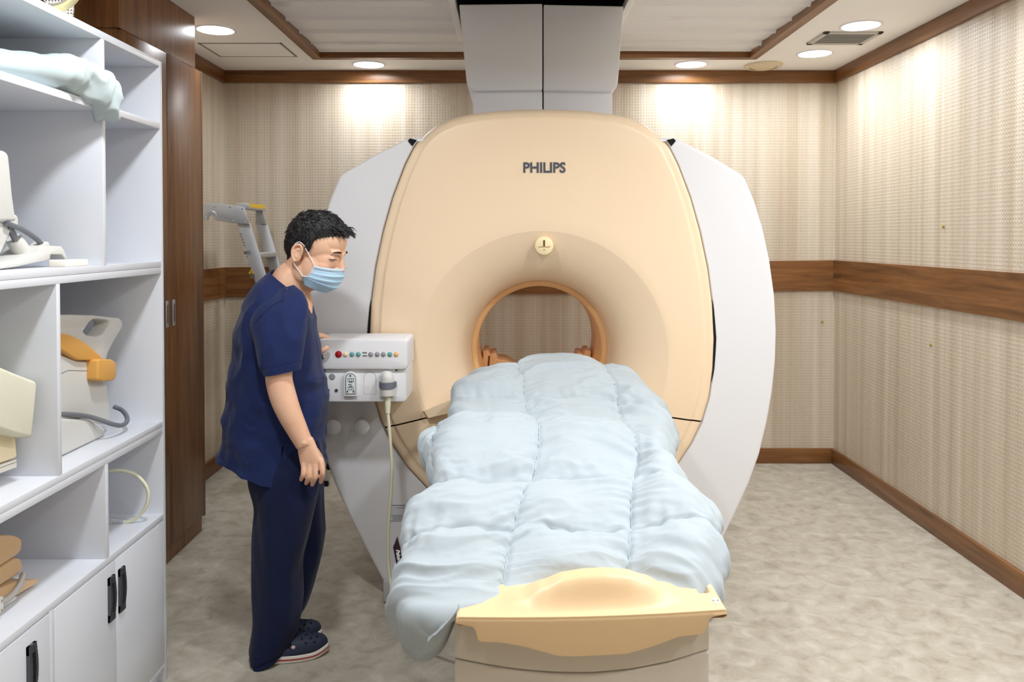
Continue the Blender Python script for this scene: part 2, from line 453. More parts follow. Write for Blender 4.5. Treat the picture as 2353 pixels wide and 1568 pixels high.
struct(MB().box(XR - .02, XR, YF, YB - .02, 0, .105, .002).build('baseboard_right', 'wood_y'))
struct(MB().box(XL, XL + .02, YF, YB - .02, 0, .105, .002).build('baseboard_left', 'wood_y'))

# ================================================================== CEILING FITTINGS
def downlight(x, y, label, power=1.0):
    t = thing('downlight', label, 'ceiling light', (x, y, CEIL), 'round recessed downlights in the white ceiling border')
    MB().lathe([(.112, -.001), (.112, -.005), (.104, -.008), (.098, -.006), (.098, -.001)], (x, y, CEIL), n=48, cap0=False, cap1=False).build('trim_ring', 'white2', t)
    MB().lathe([(.0975, -.002), (.097, -.0045), (.001, -.006)], (x, y, CEIL), n=48).build('diffuser', 'lamp', t)
    l = bpy.data.lights.new('downlight_lamp', 'AREA'); l.shape = 'DISK'; l.size = .19; l.spread = math.radians(165); l.energy = LAMP_W * power; l.color = LAMP_COL
    lo = bpy.data.objects.new('downlight_lamp', l); C.objects.link(lo); lo.location = (x, y, CEIL - .012)
    attach(lo, t); return t
for x, y, lb in [(-.947, 5.335, 'lit round downlight in the ceiling left of the scanner duct, over the back wall'),
                 (1.2, 5.33, 'lit round downlight in the ceiling right of the scanner duct, over the back wall'),
                 (1.905, 5.017, 'lit round downlight between the air vent and the back right corner'),
                 (1.905, 4.36, 'lit round downlight on the near side of the ceiling air vent'),
                 (-1.641, 4.45, 'lit round downlight above the wardrobe and access panel at left')]:
    downlight(x, y, lb, .28 if y > 5.2 else .3)
# out-of-view downlights; the pair nearest the camera is fill added for brightness
for x, y, lb, pw in [(-.62, 1.9, 'lit round downlight in the near ceiling border, left of the bed', .85), (1.05, 1.9, 'lit round downlight in the near ceiling border, right of the bed', 1.05),
                     (1.905, 3.1, 'lit round downlight in the right ceiling border beside the scanner face', .6), (1.905, 1.9, 'lit round downlight in the right ceiling border beside the foot of the bed', .6), (1.905, .7, 'lit round downlight in the right ceiling border level with the camera', .6),
                     (-1.64, 1.9, 'lit round downlight in the left ceiling border over the white shelving', .3),
                     (-.55, .4, 'unseen added fill downlight nearest the camera, left of the bed axis', .15), (.85, .4, 'unseen added fill downlight nearest the camera, right of the bed axis', .15)]:
    downlight(x, y, lb, pw)

vx0, vx1, vy0, vy1 = 1.76, 2.09, 4.49, 4.77
t = thing('air_vent', 'grey slatted rectangular air vent in the ceiling between two downlights', 'vent', ((vx0 + vx1) / 2, (vy0 + vy1) / 2, CEIL))
m = MB()
for q in [(vx0, vx1, vy0, vy0 + .03), (vx0, vx1, vy1 - .03, vy1), (vx0, vx0 + .03, vy0, vy1), (vx1 - .03, vx1, vy0, vy1)]: m.box(*q, CEIL - .010, CEIL, .002)
m.build('frame', 'vent', t)
MB().box(vx0 + .02, vx1 - .02, vy0 + .02, vy1 - .02, CEIL - .0015, CEIL - .0005).build('backing', 'dark', t, 0)
for k in range(9):
    y = vy0 + .045 + k * .0238
    MB().box(vx0 + .03, vx1 - .03, y - .008, y + .008, CEIL - .009, CEIL - .006, rot=Matrix.Rotation(.5, 3, 'X')).build('slat', 'vent', t, 0)
t = thing('ceiling_speaker', 'cream round flat ceiling fitting beside the right downlight over the back wall', 'ceiling fitting', (1.69, 5.36, CEIL))
MB().lathe([(.125, -.001), (.122, -.012), (.11, -.018), (.09, -.018)], (1.69, 5.36, CEIL), cap0=False, cap1=False).build('rim', 'detector', t)
MB().lathe([(.09, -.014), (.06, -.024), (.001, -.026)], (1.69, 5.36, CEIL)).build('cap', 'detector', t)
t = thing('access_panel', 'flush white ceiling access hatch with grey edge gap at the left of the room', 'access hatch', (-1.6, 4.94, CEIL))
px0, px1, py0, py1 = -1.86, -1.362, 4.755, 5.11
m = MB()
for q in [(px0, px1, py0, py0 + .012), (px0, px1, py1 - .012, py1), (px0, px0 + .014, py0, py1), (px1 - .014, px1, py0, py1)]: m.box(*q, CEIL - .003, CEIL)
m.build('edge_frame', mat('hatch_edge', lin(140, 136, 128), 0.7), t, 0)
MB().box(px0 + .014, px1 - .014, py0 + .012, py1 - .012, CEIL - .002, CEIL).build('hatch', 'ceil', t, 0)

# wall anchors (three little plugs)
for o, lb in [(at_x(2140, 793, XR), 'tiny green wall plug in the right wall below the walnut rail'), (at_x(2169, 521, XR), 'tiny green wall plug in the right wall above the walnut rail')]:
    tag(MB().lathe([(.008, 0), (.008, -.006), (.003, -.009)], o, 'x', 12).build('wall_plug', 'anchor'), lb, 'wall plug')
o = at(1889, 740, YB)
tag(MB().lathe([(.008, 0), (.008, -.006), (.003, -.009)], o, 'y', 12).build('wall_plug', 'anchor'), 'tiny green wall plug in the back wall beside the scanner', 'wall plug')

# ================================================================== CEILING DUCT OVER THE SCANNER
t = thing('ceiling_duct', 'white two-panel cover rising from the scanner top into the ceiling slot', 'duct cover', (.13, 4.3, 2.0))
def duct_panel(name, q, Y, depth, bev):
    P = [at(px, py, Y) for px, py in q]
    MB().prism(P, (0, depth, 0), bev, 3).build(name, 'duct', t)
duct_panel('upper_panel', [(1055, 10), (1246.2, 8), (1246.2, 206), (1088, 208), (1076, 200), (1072, 188)], 3.96, .70, .006)
duct_panel('upper_panel', [(1249.3, 10), (1433, 14), (1420, 190), (1416, 203), (1406, 209), (1249.3, 207)], 3.96, .70, .006)
duct_panel('lower_panel', [(1087, 211), (1246.2, 209), (1246.2, 330), (1087, 330)], 4.0, .62, .004)
duct_panel('lower_panel', [(1249.3, 209), (1407, 211), (1407, 330), (1249.3, 330)], 4.0, .62, .004)
p0, p1 = at(1246, 12, 3.98), at(1249.5, 325, 3.98)
MB().box(p0.x - .002, p1.x + .002, 4.02, 4.5, p1.z, p0.z - .01).build('joint', 'black', t, 0)

# ================================================================== MRI SCANNER
SY = 3.42
sx0 = at(1245, 700, SY).x
ISO = 1.06
SC = thing('scanner', 'large white and peach magnetic resonance scanner with a round bore', 'medical scanner', (sx0, 4.1, 0))
def outline(half, Y):
    """half: right-hand px outline top to bottom, mirrored about px 1245"""
    pts = half + [(2490 - x, y) for x, y in half[::-1] if abs(x - 1245) > .5]
    return [at(x, y, Y) for x, y in pts]
def ray_outline(poly, n, c):
    """radius of closed polygon (x,z) around c for n angles"""
    R = []
    for k in range(n):
        a = 2 * PI * k / n; d = (math.cos(a), math.sin(a)); best = None
        for i in range(len(poly)):
            p, q = poly[i], poly[(i + 1) % len(poly)]
            x1, y1, x2, y2 = p[0] - c[0], p[1] - c[1], q[0] - c[0], q[1] - c[1]
            den = d[0] * (y2 - y1) - d[1] * (x2 - x1)
            if abs(den) < 1e-12: continue
            tt = (x1 * (y2 - y1) - y1 * (x2 - x1)) / den
            u = (x1 * d[1] - y1 * d[0]) / den
            if tt > 0 and -1e-9 <= u <= 1 + 1e-9 and (best is None or tt > best): best = tt
        R.append(best)
    return np.array(R)
NA = 360
cover_half = [(1245, 245), (1300, 246), (1350, 249), (1405, 255), (1450, 265), (1485, 280), (1510, 299), (1532, 322), (1560, 378), (1588, 452), (1610, 530), (1628, 615), (1639, 700), (1643, 780),
              (1640, 850), (1631, 915), (1614, 972), (1590, 1022), (1553, 1078), (1500, 1134), (1430, 1185), (1340, 1222), (1245, 1235)]
poly = [(p.x, p.z) for p in outline(cover_half, SY)]
RO = ray_outline(poly, NA, (sx0, ISO))
def pol(r, k, Y):
    a = 2 * PI * k / NA; return (sx0 + r * math.cos(a), Y, ISO + r * math.sin(a))
zc_ = at(1532, 322, SY).z
topw = np.array([smoothstep(zc_ - .04, zc_ + .04, ISO + RO[k] * math.sin(2 * PI * k / NA)) for k in range(NA)])
rings = []
prof = [(.314, 3.715), (.317, 3.704), (.319, 3.69), (.321, 3.66), (.328, 3.615), (.345, 3.57), (.365, 3.540), (.39, 3.513), (.42, 3.489), (.46, 3.463), (.50, 3.442), (.53, 3.4285), (.5425, 3.4232), (.5455, 3.4218), (.5485, 3.421)]
for r, Y in prof: rings.append([pol(r, k, Y) for k in range(NA)])
for f_ in (.12, .35, .6, .8):
    rings.append([pol(.55 + f_ * (RO[k] - .055 - .55), k, 3.4205 + .002 * math.sin(f_ * PI) * -1) for k in range(NA)])
for dr, yside, ytop in [(.055, 3.4205, 3.4205), (.050, 3.421, 3.421), (.044, 3.426, 3.423), (.040, 3.4275, 3.426), (.030, 3.428, 3.432), (.018, 3.4285, 3.444), (.008, 3.431, 3.462), (.002, 3.437, 3.484), (.0, 3.446, 3.505), (0.0, 3.475, 3.60)]:
    rings.append([pol(RO[k] - dr, k, yside + (ytop - yside) * topw[k]) for k in range(NA)])
cv = MB().loft(rings, False, False)
def seam_cut(bm, gap=.0032):
    for sgn, (pa, pb) in ((-1, ((1040, 946), (872, 987))), (1, ((1450, 946), (1618, 971)))):
        a, b = at(*pa, SY), at(*pb, SY)
        d = (b - a).normalized(); nrm = Vector((-d.z, 0, d.x)); nrm = nrm if nrm.z > 0 else -nrm
        for o in (gap, -gap):
            g = [f for f in bm.faces if (f.calc_center_median().x - sx0) * sgn > -0.02]
            ge = set(g)
            for f in g: ge.update(f.edges); ge.update(f.verts)
            bmesh.ops.bisect_plane(bm, geom=list(ge), plane_co=a + nrm * o, plane_no=nrm, dist=1e-6)
def seam_z(x):
    (pa, pb) = ((1040, 946), (872, 987)) if x < sx0 else ((1450, 946), (1618, 971))
    a, b = at(*pa, SY), at(*pb, SY)
    return a.z + (b.z - a.z) * (x - a.x) / (b.x - a.x)
seam_cut(cv.bm)
low = MB(); low.bm.free(); low.bm = cv.bm.copy()
def purge(bm, keep_up):
    dead = []
    for f in bm.faces:
        c = f.calc_center_median(); dz = c.z - seam_z(c.x)
        if (keep_up and dz < .003) or (not keep_up and dz > -.003): dead.append(f)
    bmesh.ops.delete(bm, geom=dead, context='FACES')
purge(cv.bm, True); purge(low.bm, False)
up_ = cv.build('front_cover', 'peach', SC, 50)
lo_ = low.build('lower_cover', 'peach', SC, 50)
# dark carcass right behind the joint and the cover edge
bk = MB().loft([[pol(.40, k, 3.53) for k in range(NA)], [pol(.56, k, 3.436) for k in range(NA)], [pol(RO[k] - .052, k, 3.434) for k in range(NA)], [pol(RO[k] - .018, k, 3.452) for k in range(NA)], [pol(RO[k] + .006 - .03 * topw[k], k, 3.475 + .03 * topw[k]) for k in range(NA)]], False, False)
plab(bk.build('cover_gap', 'seam', SC, 50), 'dark gap behind the peach cover')
# bore lining
MB().lathe([(.318, 3.708), (.314, 3.704), (.300, 3.708), (.296, 3.711), (.292, 3.718), (.290, 3.732), (.290, 4.12), (.297, 4.25), (.33, 4.42), (.39, 4.55), (.46, 4.66), (.53, 4.74)], (sx0, 0, ISO), 'y', 160, False, False).build('bore_lining', 'peach_bounce', SC, 40)
# white body
body_half = [(1245, 316), (1547, 317), (1555, 319), (1630, 357), (1704, 402), (1710, 408), (1732, 460), (1752, 525), (1768, 600), (1779, 680), (1783, 760), (1781, 830), (1774, 900), (1762, 970), (1744, 1045), (1720, 1112), (1690, 1178), (1652, 1255), (1604, 1345), (1245, 1345)]
bp = [(p.x, p.z) for p in outline(body_half, 3.45)]
RB = ray_outline(bp, NA, (sx0, ISO))
NB_ = []
for rr, dY in [(None, 3.47)]:
    pass
gap_in = [pol(RO[k] + .004, k, 3.452) for k in range(NA)]
def rb(k, d): return max(RB[k] - d, RO[k] + .004) if topw[k] < .5 else RB[k] - d
rings = [[pol(.58, k, 3.50) for k in range(NA)], [pol(min(RO[k], RB[k] - .03) - .01, k, 3.50) for k in range(NA)]]
rings += [[pol(min(RO[k] + .004, RB[k] - .02), k, 3.475) for k in range(NA)], [pol(min(RO[k] + .005, RB[k] - .02), k, 3.447) for k in range(NA)], [pol(min(RO[k] + .009, RB[k] - .018), k, 3.4425) for k in range(NA)]]
rings += [[pol(max(RB[k] - .016, min(RO[k] + .010, RB[k] - .012)), k, 3.4425) for k in range(NA)]]
for d, Y in ((.008, 3.4435), (.003, 3.446), (.0006, 3.451), (0, 3.457), (0, 3.50), (.01, 3.8), (.05, 4.4), (.07, 4.70), (.09, 4.735)):
    rings.append([pol(RB[k] - d, k, Y) for k in range(NA)])
rings.append([pol(.53, k, 4.74) for k in range(NA)])
MB().loft(rings, False, False).build('body_shell', 'white', SC, 40)
# black slits either side at mid height
for sgn in (-1, 1):
    zz = np.linspace(at(0, 880, SY).z, at(0, 690, SY).z, 14); L1, L2 = [], []
    for i, z in enumerate(zz):
        ang = math.atan2(z - ISO, 1.0); 
        # radius where the outline passes this height
        kk = min(range(NA), key=lambda k: abs(ISO + RO[k] * math.sin(2 * PI * k / NA) - z) + (10 if math.cos(2 * PI * k / NA) * sgn < 0 else 0))
        x = RO[kk] * abs(math.cos(2 * PI * kk / NA)); wdt = .008 * math.sin(PI * i / 13) ** .7
        L1.append((sx0 + sgn * (x + .001), 3.4400, z)); L2.append((sx0 + sgn * (x + .003 + wdt), 3.4400, z))
    MB().grid([L1, L2]).build('side_slit', 'black', SC, 0)
for sgn in (-1, 1):
    q = [(1532, 322), (1548, 318), (1553, 324), (1543, 336)]
    P = [at(x if sgn > 0 else 2490 - x, y, 3.438) for x, y in q]
    MB().prism(P, (0, .02, 0)).build('corner_slot', 'black', SC, 0)
# foot
f0, f1 = at(885, 1347, 3.46), at(1605, 1347, 3.46)
MB().box(f0.x, f1.x, 3.40, 4.6, .004, .098, .008).build('foot_plinth', 'greyfoot', SC)
# raised docking ledge, left and right of the bed
for sgn in (-1, 1):
    q = [(975, 945), (1040, 917), (1075, 905), (1075, 950), (1040, 948), (984, 961)]
    q = [(x if sgn < 0 else 2490 - x, y) for x, y in q]
    P = [at(x, y, 3.395) for x, y in q]; B = [at(x + (-6 if sgn < 0 else 6), y, 3.43) for x, y in q]
    mb = MB().loft([B, P], True, True)
    mb.build('docking_ledge', 'peach', SC, 30)
# vertical crease below the ledge
for sgn in (-1, 1):
    q = [(984, 968), (1000, 1000), (1030, 1045)]
    MB().tube([at(x if sgn < 0 else 2490 - x, y, 3.4215) for x, y in q], .0022, 8, 12).build('cover_crease', 'peach', SC)
# alignment light port above the bore
pc = at(1250, 565, 3.425)
ctr = Vector((pc.x, 3.425, pc.z))
m = MB().lathe([(.001, -.012), (.034, -.012), (.0385, -.009), (.041, -.002), (.041, .03)], ctr, 'y', 48)
port = plab(m.build('laser_port', mat('port_cream', lin(240, 222, 178), .4), SC), 'cream round port with a cross-shaped slot')
MB().box(ctr.x - .0035, ctr.x + .0035, 3.4115, 3.4125, ctr.z - .002, ctr.z + .024).build('slot', 'seam', port, 0)
MB().box(ctr.x - .026, ctr.x + .026, 3.4115, 3.4125, ctr.z - .006, ctr.z - .003).build('slot', mat('slot_tan', lin(168, 138, 90), .6), port, 0)
MB().box(ctr.x - .004, ctr.x + .004, 3.4115, 3.4125, ctr.z - .019, ctr.z - .015).build('mark', mat('slot_tan2', lin(178, 150, 106), .6), port, 0)
# maker's name
lc = at(1250.5, 386.5, 3.4185)
text_obj('lettering', 'PHILIPS', 'letter', .0605, (lc.x, 3.4175, lc.z), (1, 0, 0), (0, 0, 1), .004, .0016, SC, .95)
# rail shoulders inside the bore
for sgn in (-1, 1):
    q = [(1108, 900), (1110, 806), (1121, 806), (1127, 816), (1130, 812), (1140, 812), (1143, 826), (1165, 829), (1185, 842), (1200, 860), (1200, 900)]
    P = [at(x if sgn < 0 else 2468 - x, y, 4.0) for x, y in q]
    MB().prism(P, (0, .2, 0), .006).build('bore_rail', 'peach_bounce', SC)
    q = [(1123, 818), (1126, 818), (1122, 870), (1118, 870)]
    P = [at(x if sgn < 0 else 2468 - x, y, 3.995) for x, y in q]
    MB().prism(P, (0, .004, 0)).build('rail_gap', 'seam', SC, 0)

# control panel on the left shoulder
CPY = 3.20
def rbox_px(x0, y0, x1, y1, Y, depth, rad, bev, n=6):
    a, b = at(x0, y0, Y), at(x1, y1, Y); P = []
    for cx, cz, s0 in ((b.x - rad, a.z - rad, 0), (a.x + rad, a.z - rad, 1), (a.x + rad, b.z + rad, 2), (b.x - rad, b.z + rad, 3)):
        for i in range(n + 1):
            an = (s0 + i / n) * PI / 2; P.append((cx + rad * math.cos(an), Y, cz + rad * math.sin(an)))
    out = []
    rings = [[(p[0], Y + depth, p[2]) for p in P]]
    cx, cz = (a.x + b.x) / 2, (a.z + b.z) / 2
    def inset(d): return [(p[0] - d * (1 if p[0] > cx else -1) * .999, 0, p[2] - d * (1 if p[2] > cz else -1) * .999) for p in P]
    for d, dy in ((0, bev), (bev * .3, bev * .3), (bev, 0)):
        rings.append([(p[0], Y + dy, p[2]) for p in inset(d)])
    return MB().loft(rings, True, True)
CPn = plab(rbox_px(727, 780, 937, 850, CPY, .20, .016, .010).build('control_panel', 'white2', SC), 'white control box with coloured buttons and sockets')
rbox_px(729, 846, 934, 924, CPY + .018, .21, .012, .005).build('socket_plate', 'white2', CPn)
def button(px, py, r, m, proud=.006):
    c = at(px, py, CPY)
    MB().lathe([(r * 1.3, .001), (r * 1.3, -.0015), (r * 1.05, -.002), (r, -.0035), (r * .95, -proud), (r * .6, -proud - .0015), (.0003, -proud - .0018)], (c.x, CPY, c.z), 'y', 24).build('button', m, CPn)
for px, m, r in [(778, 'red', .0105), (794, 'creamb', .0075), (809, 'teal', .0075), (823.5, 'teal', .0075), (852, 'greyb', .0075), (867, 'greyb', .0075), (881, 'greyb', .0075), (896, 'teal', .0075), (910.5, 'orangeb', .0075)]:
    button(px, 814.5, r, m)
for py in (811, 818): 
    c = at(838, py, CPY); MB().box(c.x - .009, c.x + .009, CPY - .0008, CPY, c.z - .0028, c.z + .0028).build('label_strip', 'ink', CPn, 0)
c = at(742, 820, CPY); MB().box(c.x - .0012, c.x + .0012, CPY - .008, CPY, c.z - .006, c.z + .010).box(c.x - .0012, c.x + .006, CPY - .008, CPY, c.z - .008, c.z - .005).build('hook', 'gunmetal', CPn, 0)
SPY = CPY + .018
def disc(px, py, r, m, name, parent, d=.004, Y=SPY):
    c = at(px, py, Y); return MB().lathe([(r, .001), (r, -d * .6), (r * .85, -d), (.0003, -d)], (c.x, Y, c.z), 'y', 24).build(name, m, parent)
disc(763.5, 865.5, .0125, 'greyb', 'socket', CPn); disc(754, 897.5, .0065, 'dark', 'socket', CPn); disc(773, 897.5, .0065, 'dark', 'socket', CPn)
disc(745, 852.5, .005, 'dark', 'screw', CPn); disc(911, 850.5, .005, 'dark', 'screw', CPn)
# arched connector port
def arch(px0, px1, pyt, pyb, Y, d, bev=.003, n=14):
    a, b = at(px0, pyt, Y), at(px1, pyb, Y); r = (b.x - a.x) / 2; cx = (a.x + b.x) / 2; P = [(a.x, Y, b.z), (b.x, Y, b.z)]
    for i in range(n + 1):
        an = PI * i / n; P.append((cx + r * math.cos(an), Y, a.z - r + r * math.sin(an)))
    return MB().prism(P, (0, -d, 0), bev)
arch(790.5, 821, 853, 910, SPY, .014).build('connector_frame', 'white2', CPn)
arch(794, 817.5, 858, 906, SPY - .0135, .002, 0).build('connector_seal', 'dark', CPn, 0)
arch(795.2, 816.3, 859.5, 904.8, SPY - .0152, .001, 0).build('connector_face', 'paleblue', CPn, 0)
mb = MB()
for py in (871, 876, 891, 896):
    for px in (800, 804, 808, 812):
        c = at(px, py, SPY - .0165); mb.box(c.x - .0018, c.x + .0018, c.y - .001, c.y, c.z - .0018, c.z + .0018)
for px, py in ((805, 864), (798.5, 900.5), (812.5, 900.5)):
    c = at(px, py, SPY - .0165); mb.box(c.x - .003, c.x + .003, c.y - .001, c.y, c.z - .003, c.z + .003)
for px, py in ((806, 878.5), (804, 884), (806, 888)):
    c = at(px, py, SPY - .0165); mb.box(c.x - .007, c.x + .007, c.y - .001, c.y, c.z - .0012, c.z + .0012)
mb.build('contact_pins', 'inkdark', CPn, 0)
# blank arch plate outline
a1 = at(836, 855, SPY); a2 = at(864, 906, SPY); r = (a2.x - a1.x) / 2; cx = (a1.x + a2.x) / 2
pts = [(a1.x, SPY, a2.z), (a2.x, SPY, a2.z)] + [(cx + r * math.cos(PI * i / 12), SPY, a1.z - r + r * math.sin(PI * i / 12)) for i in range(13)]
MB().tube(pts, .0007, 6, None, True).build('blank_plate_groove', 'ink', CPn, 0)

# coil plug with strap and cable hanging in the last port
t = thing('cable_plug', 'white coil plug in a grey strap with cream cable hanging from the control panel', 'cable plug', at(890, 900, SPY))
pY = SPY - .022
c0 = at(890, 853, pY); c1 = at(890, 910, pY); r = .027
zt, zb = c0.z, c1.z
m = MB().lathe([(.0005, zt), (.012, zt - .002), (.021, zt - .010), (.0265, zt - .024), (.027, zt - .035), (.028, zb + .01), (.027, zb + .002), (.022, zb), (.0005, zb)], (c0.x, pY, 0), 'z', 32)
m.build('plug_body', 'coil', t)
ap = arch(872, 907, 851, 912, SPY + .001, .010); ap.build('port_plate', 'white2', t)
zs = at(890, 885, pY).z
MB().lathe([(.0275, zs - .014), (.0305, zs - .013), (.0305, zs + .012), (.0275, zs + .014)], (c0.x, pY, 0), 'z', 32, False, False).box(c0.x - .035, c0.x + .035, pY + .006, SPY - .004, zs - .011, zs + .012, .002).build('strap', 'strap', t)
cb_ = [at(890, 908, pY), at(890.5, 930, pY)]
MB().lathe([(.013, at(0, 908, pY).z), (.012, at(0, 930, pY).z), (.0095, at(0, 950, pY).z), (.007, at(0, 951, pY).z)], (at(891, 930, pY).x, pY, 0), 'z', 20).build('strain_relief', 'cable', t)
MB().tube([at(891, 948, pY), at(894, 980, pY), at(898, 1030, pY), at(900.5, 1080, pY), at(898, 1140, pY), at(893, 1200, pY), at(891.5, 1255, pY), at(893, 1300, pY), at(898, 1340, 3.18), at(906, 1368, 3.12), at(922, 1395, 3.05), at(945, 1412, 2.98), at(985, 1425, 2.9), at(1050, 1428, 2.82)],
          [.0068] * 14, 12, 120).build('cable', 'cable', t)

# two white pegs on the body
for px, lb in ((767, 'left'), (832, 'right')):
    c = at(px, 981, 3.385)
    MB().lathe([(.010, .075), (.010, .012), (.030, .010), (.033, .004), (.031, -.006), (.022, -.012), (.0005, -.014)], (c.x, 3.375, c.z), 'y', 32).build('hanging_peg', 'white2', SC)
# rating plate: framed notice with fine print (code square left out)
a, b = at(896, 1161, 3.4415), at(953, 1198, 3.4415)
st = plab(MB().box(a.x, b.x, 3.4405, 3.442, b.z, a.z).build('rating_plate', mat('plate_edge', lin(120, 122, 128), .6), SC, 0), 'small framed notice plate')
MB().box(a.x + .002, b.x - .002, 3.4398, 3.441, b.z + .002, a.z - .003).build('plate_face', mat('plate_face', lin(206, 208, 214), .5), st, 0)
mb = MB()
for k, (x0, x1) in enumerate(((.028, .078), (.006, .094), (.012, .094), (.012, .094), (.012, .09))):
    z = (a.z - .012) if k == 0 else (b.z + .026 - (k - 1) * .006)
    if k == 1: mb.build('heading', 'ink', st, 0); mb = MB()
    x = a.x + x0; rnd = random.Random(k)
    while x < a.x + x1:
        l = rnd.uniform(.003, .007); mb.box(x, min(x + l, a.x + x1), 3.4392, 3.4400, z - .0013, z + .0013); x += l + .0014
mb.build('fine_print', 'ink', st, 0)

# ================================================================== PATIENT TABLE
TZ = .885
TB = thing('patient_table', 'peach topped patient table with grey base running into the scanner bore', 'patient table', (.143, 2.2, 0))
tx0, tx1 = -.100, .402
def front_y(x): return 1.436 + (.030 * (x - tx0) / (tx1 - tx0)) - .012 * (1 - ((x - .15) / .25) ** 2)
# bump crest profile
HX = [(-.11, 0), (-.03, 0), (.02, .013), (.06, .031), (.10, .046), (.14, .052), (.18, .053), (.22, .049), (.26, .036), (.30, .014), (.33, .001), (.42, 0)]
def hx(x):
    for (x0, h0), (x1, h1) in zip(HX, HX[1:]):
        if x0 <= x <= x1: return h0 + (h1 - h0) * smoothstep(0, 1, (x - x0) / (x1 - x0)) * .5 + (h1 - h0) * .5 * (x - x0) / (x1 - x0)
    return 0
def tz(x, s):
    """height over the table top; s = metres behind the front edge"""
    g = smoothstep(.015, .062, s) * (1 - smoothstep(.088, .15, s))
    dish = .010 * math.exp(-((x - .18) / .09) ** 2 - ((s - .04) / .018) ** 2)
    return TZ + hx(x) * g - dish * .6
nx, V = 120, []
for s in [0.0, .003] + [i * .006 for i in range(1, 32)] + [.22, .3, .5, .9, 1.4, 1.9, 2.1, 2.9]:
    row = []
    for i in range(nx + 1):
        u = i / nx
        wid = 1 - .15 * smoothstep(1.88, 2.1, s)
        xc = (tx0 + tx1) / 2; x = xc + (tx0 + (tx1 - tx0) * u - xc) * wid
        z = tz(x, s) - (.004 if s == 0.0 else 0)
        # right and left rail channel
        e = min(x - (xc - .251 * wid), (xc + .251 * wid) - x)
        if .012 < e < .036 and s > .075: z -= .014 * smoothstep(.012, .016, e) * (1 - smoothstep(.032, .036, e)) * smoothstep(.075, .082, s)
        if u in (0, 1): z -= .003
        row.append((x, front_y(x) + s - (0.0 if s else -.002), z))
    V.append(row)
top = MB(); top.grid(V)
# lip front face and apron
apron = [(1049, 1436), (1086, 1443), (1093, 1452), (1099, 1474), (1104, 1477), (1152, 1479), (1200, 1487), (1283, 1510), (1327, 1511), (1440, 1505), (1500, 1488), (1560, 1466), (1612, 1460), (1620, 1456), (1632, 1424), (1640, 1420), (1667, 1415)]
N2 = 90; lipT, lipB = [], []
def apz(x):
    pts = [at(px, py, front_y(at(px, py, 1.44).x)) for px, py in apron]
    for p, q in zip(pts, pts[1:]):
        if p.x <= x <= q.x: return p.z + (q.z - p.z) * (x - p.x) / (q.x - p.x)
    return pts[0].z if x < pts[0].x else pts[-1].z
xs_ = sorted(set([tx0 + (tx1 - tx0) * i / N2 for i in range(N2 + 1)] + [at(px, py, 1.44).x for px, py in apron if tx0 < at(px, py, 1.44).x < tx1]))
rowA = [(x, front_y(x) + .002, TZ - .004) for x in xs_]; rowB = [(x, front_y(x), TZ - .008) for x in xs_]; rowC = [(x, front_y(x) + .001, min(TZ - .0085, apz(x) + .001)) for x in xs_]; rowD = [(x, front_y(x) + .03, min(TZ - .0085, apz(x))) for x in xs_]
top.grid([rowA, rowB, rowC, rowD])
# underside and sides
U = [[(tx0, front_y(tx0) + .002 + s, TZ - .004), (tx0, front_y(tx0) + .002 + s, TZ - .012), (tx0 + .006, front_y(tx0) + s + .003, TZ - .016), (tx1 - .006, front_y(tx1) + s + .003, TZ - .016), (tx1, front_y(tx1) + .002 + s, TZ - .012), (tx1, front_y(tx1) + .002 + s, TZ - .004)] for s in (0.0, .5, 1.9)]
top.grid(U)
top.build('table_top', 'peach_table', TB, 40)
# base
def base_y(x): return 1.452 + .10 * ((x - .14) / .25) ** 2 * .35 + .028 * (x - tx0) / (tx1 - tx0)
bx0, bx1 = at(1044, 1500, 1.47).x, at(1635, 1480, 1.49).x
def groove_z(x):
    pts = [at(px, py, base_y(at(px, py, 1.46).x)) for px, py in ((1040, 1515), (1100, 1527), (1180, 1540), (1270, 1548), (1360, 1549), (1450, 1541), (1540, 1524), (1640, 1495))]
    for p, q in zip(pts, pts[1:]):
        if p.x <= x <= q.x: return p.z + (q.z - p.z) * (x - p.x) / (q.x - p.x)
    return pts[0].z if x < pts[0].x else pts[-1].z
xs2 = [bx0 + (bx1 - bx0) * i / 80 for i in range(81)]
def base_part(name, ztop, zbot):
    fr_, V = [], []
    for x in xs2:
        V.append([(x, base_y(x) + .006, ztop(x)), (x, base_y(x) + .0015, ztop(x) - .0025), (x, base_y(x), ztop(x) - .006), (x, base_y(x), zbot(x) + .004), (x, base_y(x) + .004, zbot(x))])
    mb = MB().grid(V)
    for i, x in ((0, bx0), (-1, bx1)):
        y0 = base_y(x) + .004
        mb.grid([[(x, y0, ztop(x)), (x, 3.38, ztop(x))], [(x, y0, zbot(x)), (x, 3.38, zbot(x))]])
    return mb.build(name, 'greybase', TB, 40)
base_part('base_upper', lambda x: TZ - .010, lambda x: groove_z(x) + .0008)
base_part('base_lower', lambda x: groove_z(x) - .0008, lambda x: .02)
MB().box(bx0 + .008, bx1 - .008, 1.60, 3.36, .03, TZ - .03).build('base_core', 'seam', TB, 0)
# small sticker on the rail corner
a = at_z(1636, 1375, TZ + .001); b = at_z(1653, 1387, TZ + .001)
st = plab(MB().box(min(a.x, b.x), max(a.x, b.x), b.y, a.y, TZ, TZ + .0012).build('sticker', 'paleblue', TB, 0), 'tiny white sticker with grey print')
text_obj('print', '3+8', 'ink', .0075, ((a.x + b.x) / 2, (a.y + b.y) / 2, TZ + .0014), (1, 0, 0), (0, 1, 0), .0003, .0002, st)
